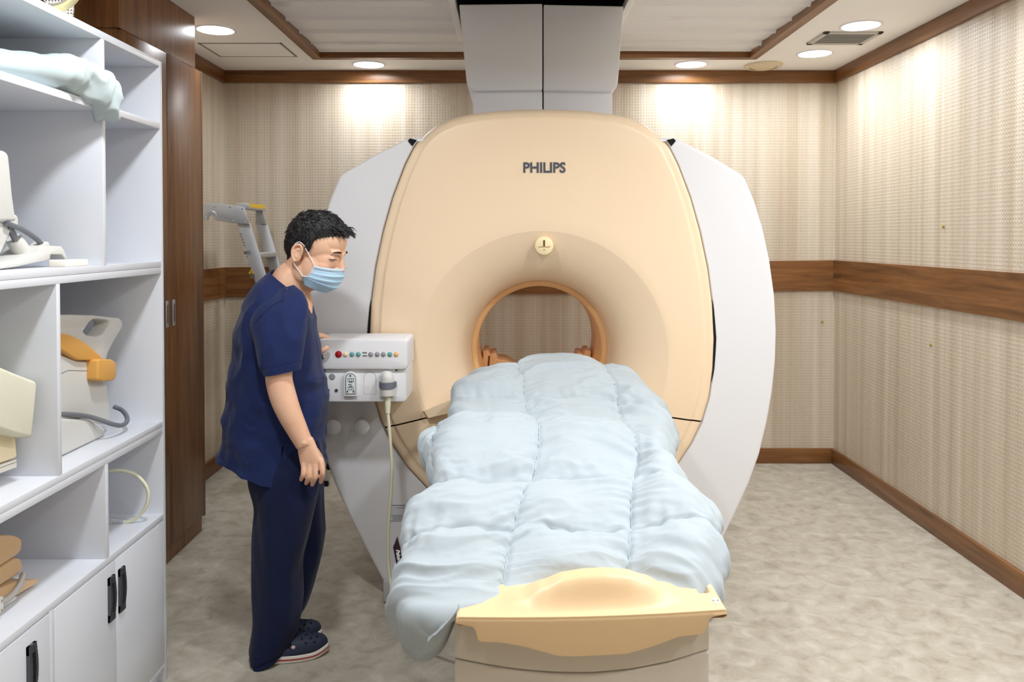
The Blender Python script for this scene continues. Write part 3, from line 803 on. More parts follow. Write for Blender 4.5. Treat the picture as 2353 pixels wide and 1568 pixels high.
# ================================================================== QUILT ON THE TABLE
ST = [
 (1.500, [(1040,1432),(1010,1486),(965,1500),(933,1450),(942,1398),(1040,1394,1.475),(1130,1386,1.50),(1250,1368,1.57),(1350,1362,1.585),(1450,1364,1.58),(1535,1372,1.545),(1572,1382,1.52)]),
 (1.57, [(1040,1425),(1005,1498),(952,1514),(920,1440),(922,1370),(1000,1340),(1120,1334),(1240,1326,1.61),(1350,1324,1.62),(1460,1326,1.61),(1555,1338,1.58),(1602,1368,1.56)]),
 (1.66, [(1040,1380),(1000,1455),(945,1465),(922,1385),(934,1310),(1000,1272),(1110,1268),(1230,1280),(1345,1290),(1460,1290),(1590,1265),(1648,1310)]),
 (1.78, [(1040,1330),(990,1380),(945,1370),(930,1300),(936,1240),(1000,1208),(1110,1205),(1230,1207),(1340,1228),(1450,1218),(1590,1190),(1652,1222)]),
 (1.92, [(1050,1260),(1010,1280),(950,1250),(938,1200),(962,1160),(1030,1140),(1120,1140),(1220,1130),(1335,1152),(1450,1138),(1560,1130),(1632,1185)]),
 (2.06, [(1060,1190),(1030,1190),(1003,1160),(996,1130),(1015,1108),(1070,1098),(1140,1098),(1240,1093),(1340,1098),(1450,1100),(1540,1085),(1592,1148)]),
 (2.25, [(1060,1140),(1030,1140),(1000,1105),(988,1066),(1000,1032),(1060,1018),(1150,1022),(1240,1030),(1340,1030),(1450,1048),(1510,1040),(1557,1105)]),
 (2.42, [(1060,1090),(1030,1095),(985,1060),(975,1020),(993,994),(1060,974),(1150,973),(1240,975),(1340,980),(1450,1000),(1510,1010),(1537,1062)]),
 (2.52, [(1060,1062),(1030,1062),(987,1035),(978,1006),(1000,988),(1060,966),(1150,962),(1240,963),(1340,966),(1440,985),(1505,1000),(1536,1040)]),
 (2.64, [(1080,1045),(1050,1045),(1036,1015),(1031,990),(1047,979),(1090,970),(1160,969),(1240,971),(1340,973),(1440,976),(1512,985),(1540,1018)]),
 (2.78, [(1080,1010),(1050,1005),(1034,985),(1031,962),(1045,938),(1090,932),(1160,933),(1240,938),(1340,943),(1430,945),(1512,952),(1540,990)]),
 (2.95, [(1080,985),(1060,980),(1042,950),(1040,925),(1053,900),(1100,888),(1160,888),(1240,889),(1340,893),(1420,895),(1490,908),(1532,960)]),
 (3.12, [(1090,960),(1070,940),(1052,918),(1049,898),(1066,878),(1110,860),(1170,847),(1240,845),(1320,845),(1400,853),(1460,876),(1506,925)]),
 (3.28, [(1110,950),(1090,930),(1078,910),(1082,890),(1100,866),(1130,850),(1180,836),(1240,827),(1320,825),(1390,837),(1440,858),(1478,905)]),
 (3.42, [(1120,950),(1112,930),(1106,912),(1110,895),(1122,878),(1150,861),(1190,847),(1240,836),(1310,834),(1370,846),(1410,862),(1440,900)]),
 (3.60, [(1140,930),(1135,915),(1131,905),(1132,895),(1142,880),(1162,868),(1200,858),(1240,853),(1295,852),(1330,860),(1350,876),(1362,900)]),
]
L1 = [1150,1157,1165,1178,1203,1222,1237,1236,1235,1212,1210,1204,1192,1188,1190,1200]
L2 = [1443,1443,1444,1446,1450,1457,1466,1460,1450,1430,1424,1414,1404,1385,1365,1330]
TROWS = [3.0, 5.0, 10.55]
NU, NV = 300, 460
ctrl = []
for Y, q in ST:
    P = [at(t_[0], t_[1], t_[2] if len(t_) > 2 else Y) for t_ in q]
    p0 = at(q[0][0] + 12, q[0][1] - 44, Y); P = [p0] + P
    l = P[-1]; P += [l + Vector((.004, 0, -.03)), l + Vector((-.02, 0, -.055)), l + Vector((-.06, 0, -.06))]
    ctrl.append([tuple(p) for p in P])
ctrl = np.array(ctrl)                                     # (K, 15, 3)
rows = np.array([catmull(ctrl[:, j], NV) for j in range(ctrl.shape[1])]).transpose(1, 0, 2)
B = np.array([catmull(rows[i], NU) for i in range(NV)])    # (NV, NU, 3)
tv = np.linspace(0, len(ST) - 1, NV)
# arc lengths
U = np.zeros((NV, NU)); U[:, 1:] = np.cumsum(np.linalg.norm(np.diff(B, axis=1), axis=2), axis=1)
Vv = np.zeros((NV, NU)); Vv[1:, :] = np.cumsum(np.linalg.norm(np.diff(B, axis=0), axis=2), axis=0)
Vm = Vv[:, NU // 2]
du = np.gradient(B, axis=1); dv = np.gradient(B, axis=0)
Nn = np.cross(du, dv); Nn /= np.linalg.norm(Nn, axis=2, keepdims=True) + 1e-12
if Nn[NV // 2, NU // 2, 2] < 0: Nn = -Nn
l1 = np.interp(tv, range(len(ST)), L1); l2 = np.interp(tv, range(len(ST)), L2)
disp = np.zeros((NV, NU)); SEAMJ = []; SEAMT = {k: [] for k in range(3)}
for i in range(NV):
    Y = B[i, NU // 2, 1]
    xa, xb = at(l1[i], 1000, Y).x, at(l2[i], 1000, Y).x
    xs = B[i, :, 0]
    # only the upper run of the section (left turn-under excluded)
    j0 = int(np.argmin(xs[:NU // 2])); top_ = np.arange(NU) > j0
    ja = j0 + int(np.argmin(np.abs(xs[j0:NU * 7 // 8] - xa))); jb = j0 + int(np.argmin(np.abs(xs[j0:NU * 7 // 8] - xb)))
    ua, ub = U[i, ja], U[i, jb]; SEAMJ.append((ja, jb))
    wob = .004 * noise.noise(Vector((Vm[i] * 9, 1.7, 0))); wob2 = .004 * noise.noise(Vector((Vm[i] * 9, 7.7, 0)))
    for j in range(NU):
        u, v = U[i, j], Vv[i, j]
        dL = min(abs(u - ua + wob), abs(u - ub + wob2), abs(u - (ua - .32)), abs(u - (ub + .30)))
        t_u = .28 * noise.noise(Vector((u * 5, 3.1, 0)))
        dT = 9
        for T in TROWS:
            vT = np.interp(T + t_u * .5, range(len(tv)) if False else tv, Vv[:, j]); dT = min(dT, abs(v - vT))
        d = min(dL, dT)
        h = .017 * (1 - math.exp(-(d / .05) ** 2)) - .007
        h -= .0095 * math.exp(-(d / .0055) ** 2)
        p = Vector((u, v, 0))
        wx = .35 * noise.noise(p * 3.1 + Vector((5, 1, 0))); wy = .35 * noise.noise(p * 3.1 + Vector((9, 4, 2)))
        h += .012 * math.exp(-dL / .07) * noise.noise(Vector((u * 7 + wx, v * 42 + wy * 3, 1)))
        h += .008 * math.exp(-dT / .06) * noise.noise(Vector((u * 40 + wx * 3, v * 7, 4)))
        n1 = noise.noise(Vector(((u + wx * .3) * 3.2 - v * 2.0, (v + wy * .3) * 9.5 + u * 3.0, 2.5)))
        h += .017 * (1 - 2.4 * abs(n1)) * (.5 + .5 * smoothstep(-.4, .4, noise.noise(p * 4 + Vector((3, 3, 3)))))
        n2 = noise.noise(Vector((u * 9 + v * 9 + wx * 2, v * 24 - u * 7 + wy * 2, 6.5)))
        h += .008 * (1 - 2.6 * abs(n2)) * smoothstep(-.1, .45, noise.noise(p * 6 + Vector((1, 8, 3))))
        h += .0010 * noise.noise(Vector((u * 70, v * 90, 1)))
        if j < NU * .30: h = h * (.45 + .55 * j / (NU * .30))
        disp[i, j] = h
fade = np.array([smoothstep(0, 46, i) for i in range(NV)])[:, None]
B2 = B + Nn * (disp * (0.12 + 0.88 * fade))[:, :, None]
# turned-under near edge
edge = []
jj = np.arange(NU); e0 = B2[0]
jt = max(j for j in range(NU // 2) if e0[j, 0] < e0[0, 0] + .004)
wl = 1 - np.array([smoothstep(jt, jt + NU * .05, j) for j in jj])          # overhanging roll at the left
cen = e0[: jt].mean(axis=0)
for k in range(1, 7):
    f = k / 6; a_ = f * PI / 2
    roll = e0 + (cen - e0) * (1 - math.cos(a_)); roll[:, 1] = e0[:, 1] - .035 * math.sin(a_)
    tuck = e0.copy(); tuck[:, 1] += .008 * math.sin(2 * a_) * -1 + .06 * f * f; tuck[:, 2] -= .022 * math.sin(a_)
    edge.append(roll * wl[:, None] + tuck * (1 - wl[:, None]))
G = np.concatenate([np.array(edge)[::-1], B2])
QL = thing('quilt', 'pale blue quilted duvet spread over the patient table', 'duvet', (.12, 2.3, .9))
for r_ in range(46):
    for j in range(12):
        w_ = (1 - j / 12) * (1 - r_ / 46) if r_ > 8 else (1 - j / 12)
        G[r_, j] = G[r_, j] * (1 - w_) + G[r_, jt] * w_
jc = jt + 14
for it_ in range(14):
    H_ = G[:22, :jc].copy()
    G[1:21, 1:jc - 1] = .5 * H_[1:21, 1:-1] + .125 * (H_[:20, 1:-1] + H_[2:22, 1:-1] + H_[1:21, :-2] + H_[1:21, 2:])
    G[0, :jt] = G[0, :jt].mean(axis=0)
MB().grid(G).build('quilt_cover', 'quilt', QL, 180)
QC = [c for c in QL.children if c.name.startswith('quilt_cover')][0]
def dashes(pts, name):
    mb = MB(); n = 0
    acc = 0
    for p, q in zip(pts, pts[1:]):
        mb.tube([p, p + (q - p) * .72], .00075, 5)
    mb.build(name, mat('quilt_thread', lin(128, 142, 152), .8, .1) if 'quilt_thread' not in bpy.data.materials else bpy.data.materials['quilt_thread'], QC, 0)
for w_ in (0, 1):
    pts = []
    for i in range(26, NV - 30, 2):
        j = SEAMJ[i][w_] + (2 if False else 0)
        lo = max(0, j - 3); jm = lo + int(np.argmin(disp[i, lo:j + 4])); pts.append(Vector(B2[i, jm]) + Vector(Nn[i, jm]) * .0006)
    for k in range(1, len(pts) - 1): pts[k] = (pts[k - 1] + pts[k] * 2 + pts[k + 1]) / 4
    dashes(pts, 'seam_stitching')
for r_, T in enumerate(TROWS):
    pts = []
    for j in range(int(NU * .36), int(NU * .80), 2):
        i0 = int(np.argmin(np.abs(tv - (T + .14 * noise.noise(Vector((U[int(np.argmin(np.abs(tv - T))), j] * 5, 3.1, 0)))))))
        im = i0 - 4 + int(np.argmin(disp[i0 - 4:i0 + 5, j])); pts.append(Vector(B2[im, j]) + Vector(Nn[im, j]) * .0006)
    for k in range(1, len(pts) - 1): pts[k] = (pts[k - 1] + pts[k] * 2 + pts[k + 1]) / 4
    dashes(pts, 'seam_stitching')
QB = BVHTree.FromPolygons([v.co for v in QC.data.vertices], [p.vertices for p in QC.data.polygons])
def on_quilt(py):
    for px in range(926, 990):
        d_ = (at(px, py, 3) - Vector((0, 0, EYE))).normalized(); h_ = QB.ray_cast(Vector((0, 0, EYE)), d_)
        if h_[0] is not None and h_[0].y < 2.1: return px, h_[0].y
TGX = [on_quilt(py) for py in (1240, 1280, 1320)]
TY = sum(t_[1] for t_ in TGX) / 3 - .006
tg = [(922.5, 1234), (930, 1262), (933.5, 1290), (934, 1312), (926.5, 1327), (913, 1258)]
P = [at(x - 10, y, TY + (x - 913) * .0003) for x, y in tg]
tp = plab(MB().prism(P, (.0004, .0022, 0)).build('sewn_tag', 'tag', QL, 0), 'dark brown sewn tag with white script and pink tick')
a, b = at(912, 1262, TY), at(919, 1306, TY); mid = (a + b) / 2; rt = (b - a); upv = Vector((rt.z * -1, 0, rt.x))
text_obj('script', 'Pakerson', 'plainwhite', .0112, mid + Vector((.0012, -.0015, 0)), rt, upv, .0004, .0002, tp, .95, .25)
pk = [at(x - 10, y, TY - .001) for x, y in ((923.5, 1303), (926, 1311), (931, 1303.5), (932, 1306.5), (926, 1316.5), (924.5, 1316))]
MB().prism(pk, (0, .0012, 0)).build('tick', 'pink', tp, 0)

# ================================================================== WHITE STORAGE SHELVES
X0, X1 = -1.63, -1.227
YA, YZ = 1.42, 2.812
SH = thing('storage_shelf', 'tall white open shelving unit with cupboard doors along the left side', 'shelf', (-1.43, 2.1, 0))
th = .018
MB().box(X0, X1, YZ - th, YZ, 0, 2.195, .0012).build('side_panel', 'lam', SH)
MB().box(X0, X1, YA, YA + th, 0, 2.195, .0012).build('side_panel', 'lam', SH)
MB().box(X0, X0 + .008, YA + th, YZ - th, .05, 2.17).build('back_panel', 'lam', SH, 0)
iy0, iy1 = YA + th, YZ - th
def board(z0, z1, name='shelf_board'): return MB().box(X0 + .008, X1 - .0005, iy0, iy1, z0, z1, .001).build(name, 'lam', SH)
board(2.175, 2.197, 'top_board'); board(1.958, 1.979)
board(1.474, 1.494); board(1.452, 1.4732); board(.911, .930); board(.889, .9102); board(.582, .602); board(.05, .07, 'bottom_board')
def div(y, z0, z1): return MB().box(X0 + .008, X1 - .0005, y - .009, y + .009, z0, z1, .001).build('divider', 'lam', SH)
div(2.409, 1.494, 1.958); div(2.409, 1.979, 2.175); div(2.157, .930, 1.452); div(2.405, .602, .889); div(2.106, .07, .582)
MB().box(X0 + .03, X1 - .03, iy0, iy1, 0, .05).build('kick_board', 'lam', SH, 0)
def door(y0, y1, hy, hz0=.404, hz1=.540):
    d = MB().box(X1 - .019, X1 + .0005, y0, y1, .073, .578, .0015).build('door', 'lam', SH)
    pts = []
    mb = MB(); n = 12
    for k in range(n):
        t0, t1 = k / n, (k + 1) / n; b0, b1 = .006 + .006 * math.sin(PI * t0), .006 + .006 * math.sin(PI * t1)
        za, zb = hz0 + (hz1 - hz0) * t0, hz0 + (hz1 - hz0) * t1
        for s0, s1 in ((-.017, -.007), (.007, .017)):
            mb.prism([(X1, hy + s0, za), (X1, hy + s1, za), (X1, hy + s1, zb), (X1, hy + s0, zb)], (b0, 0, 0))
    mb.box(X1, X1 + .008, hy - .017, hy + .017, hz0, hz0 + .022).box(X1, X1 + .008, hy - .017, hy + .017, hz1 - .022, hz1)
    hd = plab(mb.build('handle', 'gunmetal', d, 0), 'dark grey flush handle')
    MB().box(X1 - .004, X1 + .003, hy - .008, hy + .008, hz0 + .02, hz1 - .02).build('recess', 'dark', d, 0)
door(2.451, 2.792, 2.481); door(2.117, 2.448, 2.417); door(1.78, 2.095, 2.010)

# ---- things on the shelves
# pillow
stn = [(1.62, -1.46, .10, 1.999, .018), (1.70, -1.455, .11, 2.003, .022), (1.9, -1.44, .125, 2.008, .028), (2.08, -1.40, .145, 2.022, .042), (2.2, -1.352, .158, 2.030, .050), (2.29, -1.318, .135, 2.032, .055), (2.34, -1.275, .095, 2.020, .058), (2.372, -1.232, .058, 1.992, .052), (2.388, -1.212, .03, 1.972, .036), (2.394, -1.204, .010, 1.962, .014)]
S = catmull([(y, a, b, c, d) for y, a, b, c, d in stn], 120)
R_ = []
for y, xc, hw, zc2, hh in S:
    ring = []
    for k in range(96):
        a = 2 * PI * k / 96; ca, sa = math.cos(a), math.sin(a)
        x = xc + hw * abs(ca) ** .75 * (1 if ca > 0 else -1); z = zc2 + hh * abs(sa) ** .9 * (1 if sa > 0 else -1)
        nn = .012 * noise.noise(Vector((x * 9, y * 14, z * 9))) + .004 * (1 - 2 * abs(noise.noise(Vector((x * 10 - y * 8, y * 9, z * 12))))) + .017 * (1 - 2 * abs(noise.noise(Vector((x * 16 + y * 10, y * 22, z * 20))))) * smoothstep(2.1, 2.36, y)
        d = Vector((ca, 0, sa)); p = Vector((x, y, z)) + d * nn
        if p.x < -1.235 and p.z < 1.981: p.z = 1.981 + (p.z - 1.981) * .02
        ring.append(p)
    R_.append(ring)
PW = MB().loft(R_).build('pillow', 'pillow', None, 180)
tag(PW, 'pale mint pillow squeezed into the top left compartment, corner drooping over the edge', 'pillow')

def slab(q, x, depth, bev=.006, seg=3): 
    return MB().prism([at_x(px, py, x) for px, py in q], (-depth, 0, 0), bev, seg)
# head coil with cable and paddle
t = thing('receiver_coil', 'off-white head coil with grey cable on the upper shelf at the picture edge', 'scanner coil', (-1.36, 1.98, 1.494))
slab([(-110, 342), (6, 345), (16, 348), (22, 356), (25, 385), (31, 450), (38, 500), (39, 509), (-110, 509)], -1.33, .20, .010, 4).build('coil_shell', 'coil', t)
slab([(-110, 511), (34, 511), (20, 545), (0, 590), (-12, 604), (-110, 604)], -1.345, .17, .006).build('coil_base', 'coil', t)
slab([(20, 500), (30, 492), (39, 494), (43, 503), (43, 520), (20, 530)], -1.37, .03, .004).build('hinge_block', 'coil', t)
q = [at_x(px, py, -1.31) for px, py in ((-30, 617), (0, 611), (30, 601), (60, 589), (86, 583), (92, 567), (100, 564), (142, 566), (147, 574), (155, 592), (150, 597), (143, 585), (117, 585), (115, 598), (80, 604), (40, 613), (0, 619), (-30, 622))]
MB().prism(q, (-.10, 0, 0), .003).build('coil_paddle', 'coil', t)
slab([(93, 566), (100, 562), (104, 556), (112, 555), (117, 566)], -1.325, .03, .004).build('cable_boss', 'coil', t)
MB().tube([at_x(px, py, -1.335) for px, py in ((15, 512), (30, 519), (52, 528), (78, 545), (93, 558), (100, 568))], .0072, 12, 40).build('coil_cable', 'greycable', t)
MB().tube([at_x(px, py, -1.35) for px, py in ((14, 522), (25, 530), (33, 546), (36, 552))], .0085, 12, 24).build('coil_cable', 'greycable', t)
a, b = at_x(32, 548, -1.36), at_x(56, 590, -1.36); MB().tube([a, a + (b - a) * .05, b], [.019, .021, .025], 20).build('connector_barrel', 'coil', t)
a, b = at_x(90, 562, -1.40), at_x(68, 582, -1.38); MB().tube([a, b], [.016, .018], 16).build('connector_barrel', 'coil', t)
bo = MB().box(-1.305, -1.255, 2.245, 2.365, 1.494, 1.514, .004, 3).build('small_case', 'box')
tag(bo, 'small flat cream box lying by the upper shelf divider', 'box')
# clear bag crumpled at the divider foot
V = []
for i in range(22):
    row = []
    for j in range(22):
        u, v = i / 21, j / 21
        n_ = noise.noise(Vector((u * 4, v * 4, 2)))
        row.append((-1.42 + .12 * u + .02 * n_, 2.44 + .10 * v + .03 * noise.noise(Vector((u * 5, v * 5, 9))), 1.497 + .085 * math.sin(PI * u) * math.sin(PI * v) * (1 + .8 * n_)))
    V.append(row)
tag(MB().grid(V).build('plastic_bag', 'plastic', None, 20), 'clear crumpled plastic bag in the corner right of the upper divider', 'plastic bag')

# ring coil on top of the unit
t = thing('loop_coil', 'cream loop coil with a perforated plate lying on top of the white shelving', 'scanner coil', (-1.33, 2.18, 2.197))
def top_arc(cx, cy, rx, ry, Y, r, flat, a0=0, a1=2 * PI, n=40, tilt=0.0):
    return [at(cx + rx * math.cos(a0 + (a1 - a0) * i / n), cy + ry * math.sin(a0 + (a1 - a0) * i / n), Y + tilt * math.sin(a0 + (a1 - a0) * i / n)) for i in range(n)]
MB().tube(top_arc(112, -28, 68, 51, 2.2, .009, 1, tilt=.03), .0105, 12, 120, True, 1.0).build('loop_band', 'creamring', t, 180)
MB().tube(top_arc(112, -30, 60, 44, 2.215, .009, 1, tilt=.03), .006, 10, 120, True).build('loop_liner', 'coil', t, 180)
m_ = bpy.data.materials.new('perforated_plate'); m_.use_nodes = True
nt = m_.node_tree; bs = nt.nodes['Principled BSDF']; tc = nt.nodes.new('ShaderNodeTexCoord'); vo = nt.nodes.new('ShaderNodeTexVoronoi'); vo.inputs['Randomness'].default_value = 0; vo.inputs['Scale'].default_value = 110
cr = nt.nodes.new('ShaderNodeValToRGB'); cr.color_ramp.elements[0].position = .3; cr.color_ramp.elements[0].color = lin(80, 76, 74); cr.color_ramp.elements[1].position = .4; cr.color_ramp.elements[1].color = lin(196, 192, 188)
nt.links.new(tc.outputs['Object'], vo.inputs['Vector']); nt.links.new(vo.outputs['Distance'], cr.inputs[0]); nt.links.new(cr.outputs[0], bs.inputs['Base Color'])
P = [at(px, py, 2.32) for px, py in ((85, -90), (150, -70), (164, -40), (166, 20), (164, 45), (150, 36), (110, 12), (90, -10))]
MB().prism(P, (0, .012, 0), .002).build('perforated_plate', m_, t)
P = [at_x(px, py, -1.245) for px, py in ((60, -14), (100, 4), (140, 26), (168, 41), (182, 50), (194, 60), (120, 40), (60, 10))]
MB().prism(P, (-.05, 0, 0), .001).build('foam_edge', 'creamring', t)

# white coil with orange handle
t = thing('receiver_coil', 'white coil housing with orange hinged lever in the middle right compartment', 'scanner coil', (-1.43, 2.45, .93))
slab([(60, 820), (140, 815), (182, 829), (222, 831), (224, 850), (230, 872), (247, 882), (251, 915), (256, 955), (250, 975), (60, 960)], -1.335, .16, .010, 4).build('housing', 'coil', t)
slab([(60, 960), (140, 962), (205, 964), (228, 974), (243, 986), (243, 1001), (150, 1046), (120, 1058), (60, 1082)], -1.322, .20, .009, 4).build('housing_base', 'coil', t)
outer = [at_x(px, py, -1.345) for px, py in ((100, 724), (165, 723), (215, 724), (262, 729), (277, 731), (284, 741), (283, 752), (262, 788), (250, 812), (240, 850), (110, 850))]
inner = [at_x(px, py, -1.345) for px, py in ((192, 762), (206, 741), (216, 734), (245, 736), (251, 741), (248, 752), (236, 768), (222, 773), (200, 770))]
ci = ((sum(p.y for p in inner)) / len(inner), (sum(p.z for p in inner)) / len(inner))
Ro = ray_outline([(p.y, p.z) for p in outer], 120, ci); Ri = ray_outline([(p.y, p.z) for p in inner], 120, ci)
def rr_(R, d, x): return [(x, ci[0] + (R[k] + d) * math.cos(2 * PI * k / 120), ci[1] + (R[k] + d) * math.sin(2 * PI * k / 120)) for k in range(120)]
hb = MB().loft([rr_(Ri, 0, -1.395), rr_(Ri, 0, -1.353), rr_(Ri, .003, -1.347), rr_(Ri, .007, -1.345), rr_(Ro, -.009, -1.345), rr_(Ro, -.003, -1.348), rr_(Ro, 0, -1.355), rr_(Ro, 0, -1.395), rr_(Ri, 0, -1.395)], False, False)
hb.build('handle_board', 'coil', t)
slab([(60, 752), (140, 766), (160, 769), (185, 780), (210, 797), (237, 823), (239, 829), (224, 829), (182, 828), (170, 822), (155, 812), (140, 804), (60, 770)], -1.322, .03, .005).build('hinged_lever', 'coilorange', t)
slab([(225, 828), (232, 825), (258, 826), (267, 832), (269, 845), (268, 865), (262, 875), (240, 877), (225, 873)], -1.30, .05, .006).build('lever_knob', 'coilorange', t)
MB().tube([at_x(px, py, x) for px, py, x in ((120, 952, -1.345), (160, 953, -1.33), (200, 957, -1.32), (232, 966, -1.30), (258, 975, -1.28), (278, 978, -1.275), (291, 970, -1.28), (291, 957, -1.30), (280, 943, -1.34), (262, 935, -1.37))], .0075, 12, 80).build('housing_cable', 'greycable', t)
MB().tube([at_x(px, py, -1.3345) for px, py in ((141, 858), (158, 851), (182, 852), (224, 852))], .0008, 6).build('shell_joint', 'ink', t)

# cushions, pad, papers
cu = slab([(-90, 812), (-40, 828), (0, 843), (40, 860), (84, 877), (86, 884), (82, 930), (75, 1000), (73, 1006), (40, 999), (0, 986), (-90, 962)], -1.268, .22, .008, 4).build('positioning_cushion', 'cushion')
tag(cu, 'pale cream vinyl cushion leaning out of the middle left compartment', 'cushion')
cu = slab([(-90, 985), (0, 994), (30, 1000), (37, 1004), (41, 1048), (38, 1053), (0, 1066), (-90, 1098)], -1.318, .20, .007, 4).build('foam_wedge', 'cushion_y')
tag(cu, 'yellow foam block under the cream cushion in the middle compartment', 'foam block')
for k, (q, lb) in enumerate((([(-90, 1101), (0, 1069), (38, 1056), (38.5, 1061), (0, 1075), (-90, 1109)], 'upper white booklet beneath the yellow foam block'), ([(-90, 1110), (0, 1077), (38, 1063), (38.5, 1074), (0, 1088), (-90, 1125)], 'lower white booklet beneath the yellow foam block, nearest the shelf'))):
    P = [at_x(px, py, -1.322) for px, py in q]
    tag(MB().prism(P, (-.16, 0, 0)).build('booklet', 'paper', None, 0), lb, 'booklet', 'booklets under the foam block')
t = thing('body_coil', 'tan folded vinyl coil pad with grey cable in the lower left compartment', 'scanner coil', (-1.40, 2.0, .602))
def soft(q, x, depth, name, m, amp=.004):
    mb = slab(q, x, depth, .010, 5)
    bmesh.ops.subdivide_edges(mb.bm, edges=[e for e in mb.bm.edges if e.calc_length() > .02], cuts=4, use_grid_fill=True)
    for v in mb.bm.verts: v.co += Vector((.6, .4, .7)) * amp * noise.noise(v.co * 14)
    return mb.build(name, m, t, 60)
soft([(-90, 1240), (0, 1231), (24, 1230), (42, 1232), (52, 1237), (54, 1248), (51, 1268), (40, 1278), (0, 1304), (-90, 1352)], -1.325, .2, 'coil_pad', 'tan')
soft([(-90, 1358), (0, 1308), (44, 1280), (51, 1282), (56, 1292), (54, 1312), (44, 1321), (0, 1349), (-90, 1400)], -1.322, .2, 'coil_pad', 'tan')
slab([(-90, 1404), (0, 1353), (40, 1336), (84, 1331), (91, 1334), (91, 1338), (50, 1362), (10, 1386), (-90, 1440)], -1.318, .14, .003).build('coil_flap', 'tan', t)
slab([(-90, 1446), (10, 1388), (40, 1371), (36, 1378), (10, 1395), (-90, 1455)], -1.325, .12, .001).build('flap_backing', 'coil', t)
slab([(30, 1329), (40, 1326), (76, 1326), (83, 1331), (60, 1335)], -1.40, .05, .002).build('flap_backing', 'coil', t)
MB().tube([at_x(px, py, -1.312) for px, py in ((56, 1318), (51, 1330), (43, 1348), (28, 1368), (10, 1382), (-20, 1392))], .0085, 12, 40).build('pad_cable', mat('pale_grey_cable', lin(168, 164, 160), .5), t)
pl = slab([(-25, 1380), (0, 1371), (8, 1371.5), (8.5, 1404), (0, 1412), (-25, 1424)], -1.300, .02, .002).build('connector_plate', 'coil', t)
for px, py in ((5, 1381), (4.5, 1403)):
    c = at_x(px, py, -1.2995); MB().lathe([(.0035, 0), (.0035, .001), (.0003, .001)], c, 'x', 14).build('screw_hole', mat('brass', lin(170, 150, 120), .5), pl, 0)

# loose cable with ribbed plug
t = thing('cable_loop', 'loose cream cable loop with ribbed grey plug in the lower right compartment', 'cable', at(290, 1200, 2.7))
MB().tube([at(px, py, Y) for px, py, Y in ((225, 1090, 2.66), (250, 1083, 2.68), (285, 1083, 2.69), (315, 1094, 2.70), (336, 1118, 2.70), (341, 1143, 2.70), (333, 1169, 2.70), (315, 1190, 2.70), (298, 1199, 2.70), (284, 1201, 2.70))], .0058, 12, 90).build('cord', 'cable', t)
mb = MB(); a, b = at(286, 1201, 2.70), at(240, 1200, 2.70)
prof = []
for k in range(7):
    s = k * .0095
    prof += [(.0085 + .0007 * k, s), (.0085 + .0007 * k, s + .006), (.006 + .0006 * k, s + .0062), (.006 + .0006 * k, s + .0094)]
prof = [(.0003, 0)] + prof + [(.0135, .067), (.0003, .067)]
mb.lathe([(r, -h) for r, h in prof], a, 'x', 24).build('ribbed_plug', mat('plug_grey', lin(206, 210, 214), .45), t, 30)

# ================================================================== WALNUT WARDROBE
WX = -1.656
t = thing('wardrobe', 'tall walnut two-door wardrobe beyond the white shelving', 'wardrobe', (-1.83, 3.85, 0))
WT = 2.468
MB().box(XL + .024, WX - .018, 3.405, 4.29, .08, WT, .001).build('carcass', 'wood_z', t, 0)
MB().box(XL + .024, WX - .008, 3.41, 4.255, 0, .08).build('plinth', 'wood_z', t, 0)
MB().box(XL + .024, WX, 4.272, 4.29, .075, WT, .001).build('end_panel', 'wood_z', t, 0)
for y0, y1, hy in ((3.405, 3.846, 3.822), (3.850, 4.270, 3.898)):
    d = MB().box(WX - .018, WX, y0, y1, .082, WT - .004, .0015).build('door', 'wood_z', t)
    z0, z1 = at_x(403, 748, WX).z, at_x(403, 688, WX).z
    mb = MB().box(WX, WX + .006, hy - .014, hy + .014, z0, z1, .003)
    plab(mb.build('handle', 'steel', d), 'satin metal handle')
    MB().box(WX + .003, WX + .0066, hy - .006, hy + .006, z0 + .02, z1 - .02, .001).build('grip_recess', 'gunmetal', d)
fl = MB().box(XL + .024, WX - .004, 3.39, 4.205, WT, CEIL, .001).build('filler_panel', wood('walnut_filler', 2, 1.05, .24), t, 0)

# ================================================================== STEP LADDER
LY = 5.02
t = thing('step_ladder', 'aluminium step ladder leaning in the back left corner behind the man', 'ladder', at_z(722, 1112, 0))
def stile(dx, Y, name='side_rail'):
    k = Y / LY
    f = lambda px, py: at(1174 + (px - 1174) / k * 1.0, 547 + (py - 547) / k, Y)
    q = [(545, 514), (573, 512), (757, 1107), (729, 1112)]
    if dx: q = [(552, 480), (568, 480), (757, 1107), (738, 1112)]
    P = [f(px, py) for px, py in q]
    mb = MB().prism(P, (0, .022, 0), .002)
    return mb.build(name, 'alu', t)
s1 = stile(0, LY); stile(0, LY + .36)
q = [(470, 467), (487, 466), (545, 473), (561, 477), (573, 516), (545, 514), (495, 507), (492, 497), (484, 494), (478, 500), (477, 506), (470, 500)]
cap = MB().prism([at(px, py, LY - .012) for px, py in q], (0, .012, 0), .001).build('hinge_plate', 'alu', t)
for px, py in ((492, 474), (528, 475), (557, 479), (536, 509), (564, 512)):
    c = at(px, py, LY - .013); MB().ell(c, (.006, .003, .006), seg=10, rng=6).build('bolt', 'steel', cap)
MB().tube([at(px, py, LY) for px, py in ((474, 506), (474, 494), (481, 487), (492, 488), (498, 496), (494, 503))], .014, 10, 30).build('hook', 'alu', t)
k = (LY + .36) / LY
q2 = [(1174 + (px - 1174) / k, 547 + (py - 547) / k) for px, py in ((545, 472), (561, 477), (573, 516), (545, 514))]
MB().prism([at(px, py, LY + .36) for px, py in q2], (0, .012, 0), .001).build('hinge_plate', 'alu', t)
a = at(563, 478, LY)
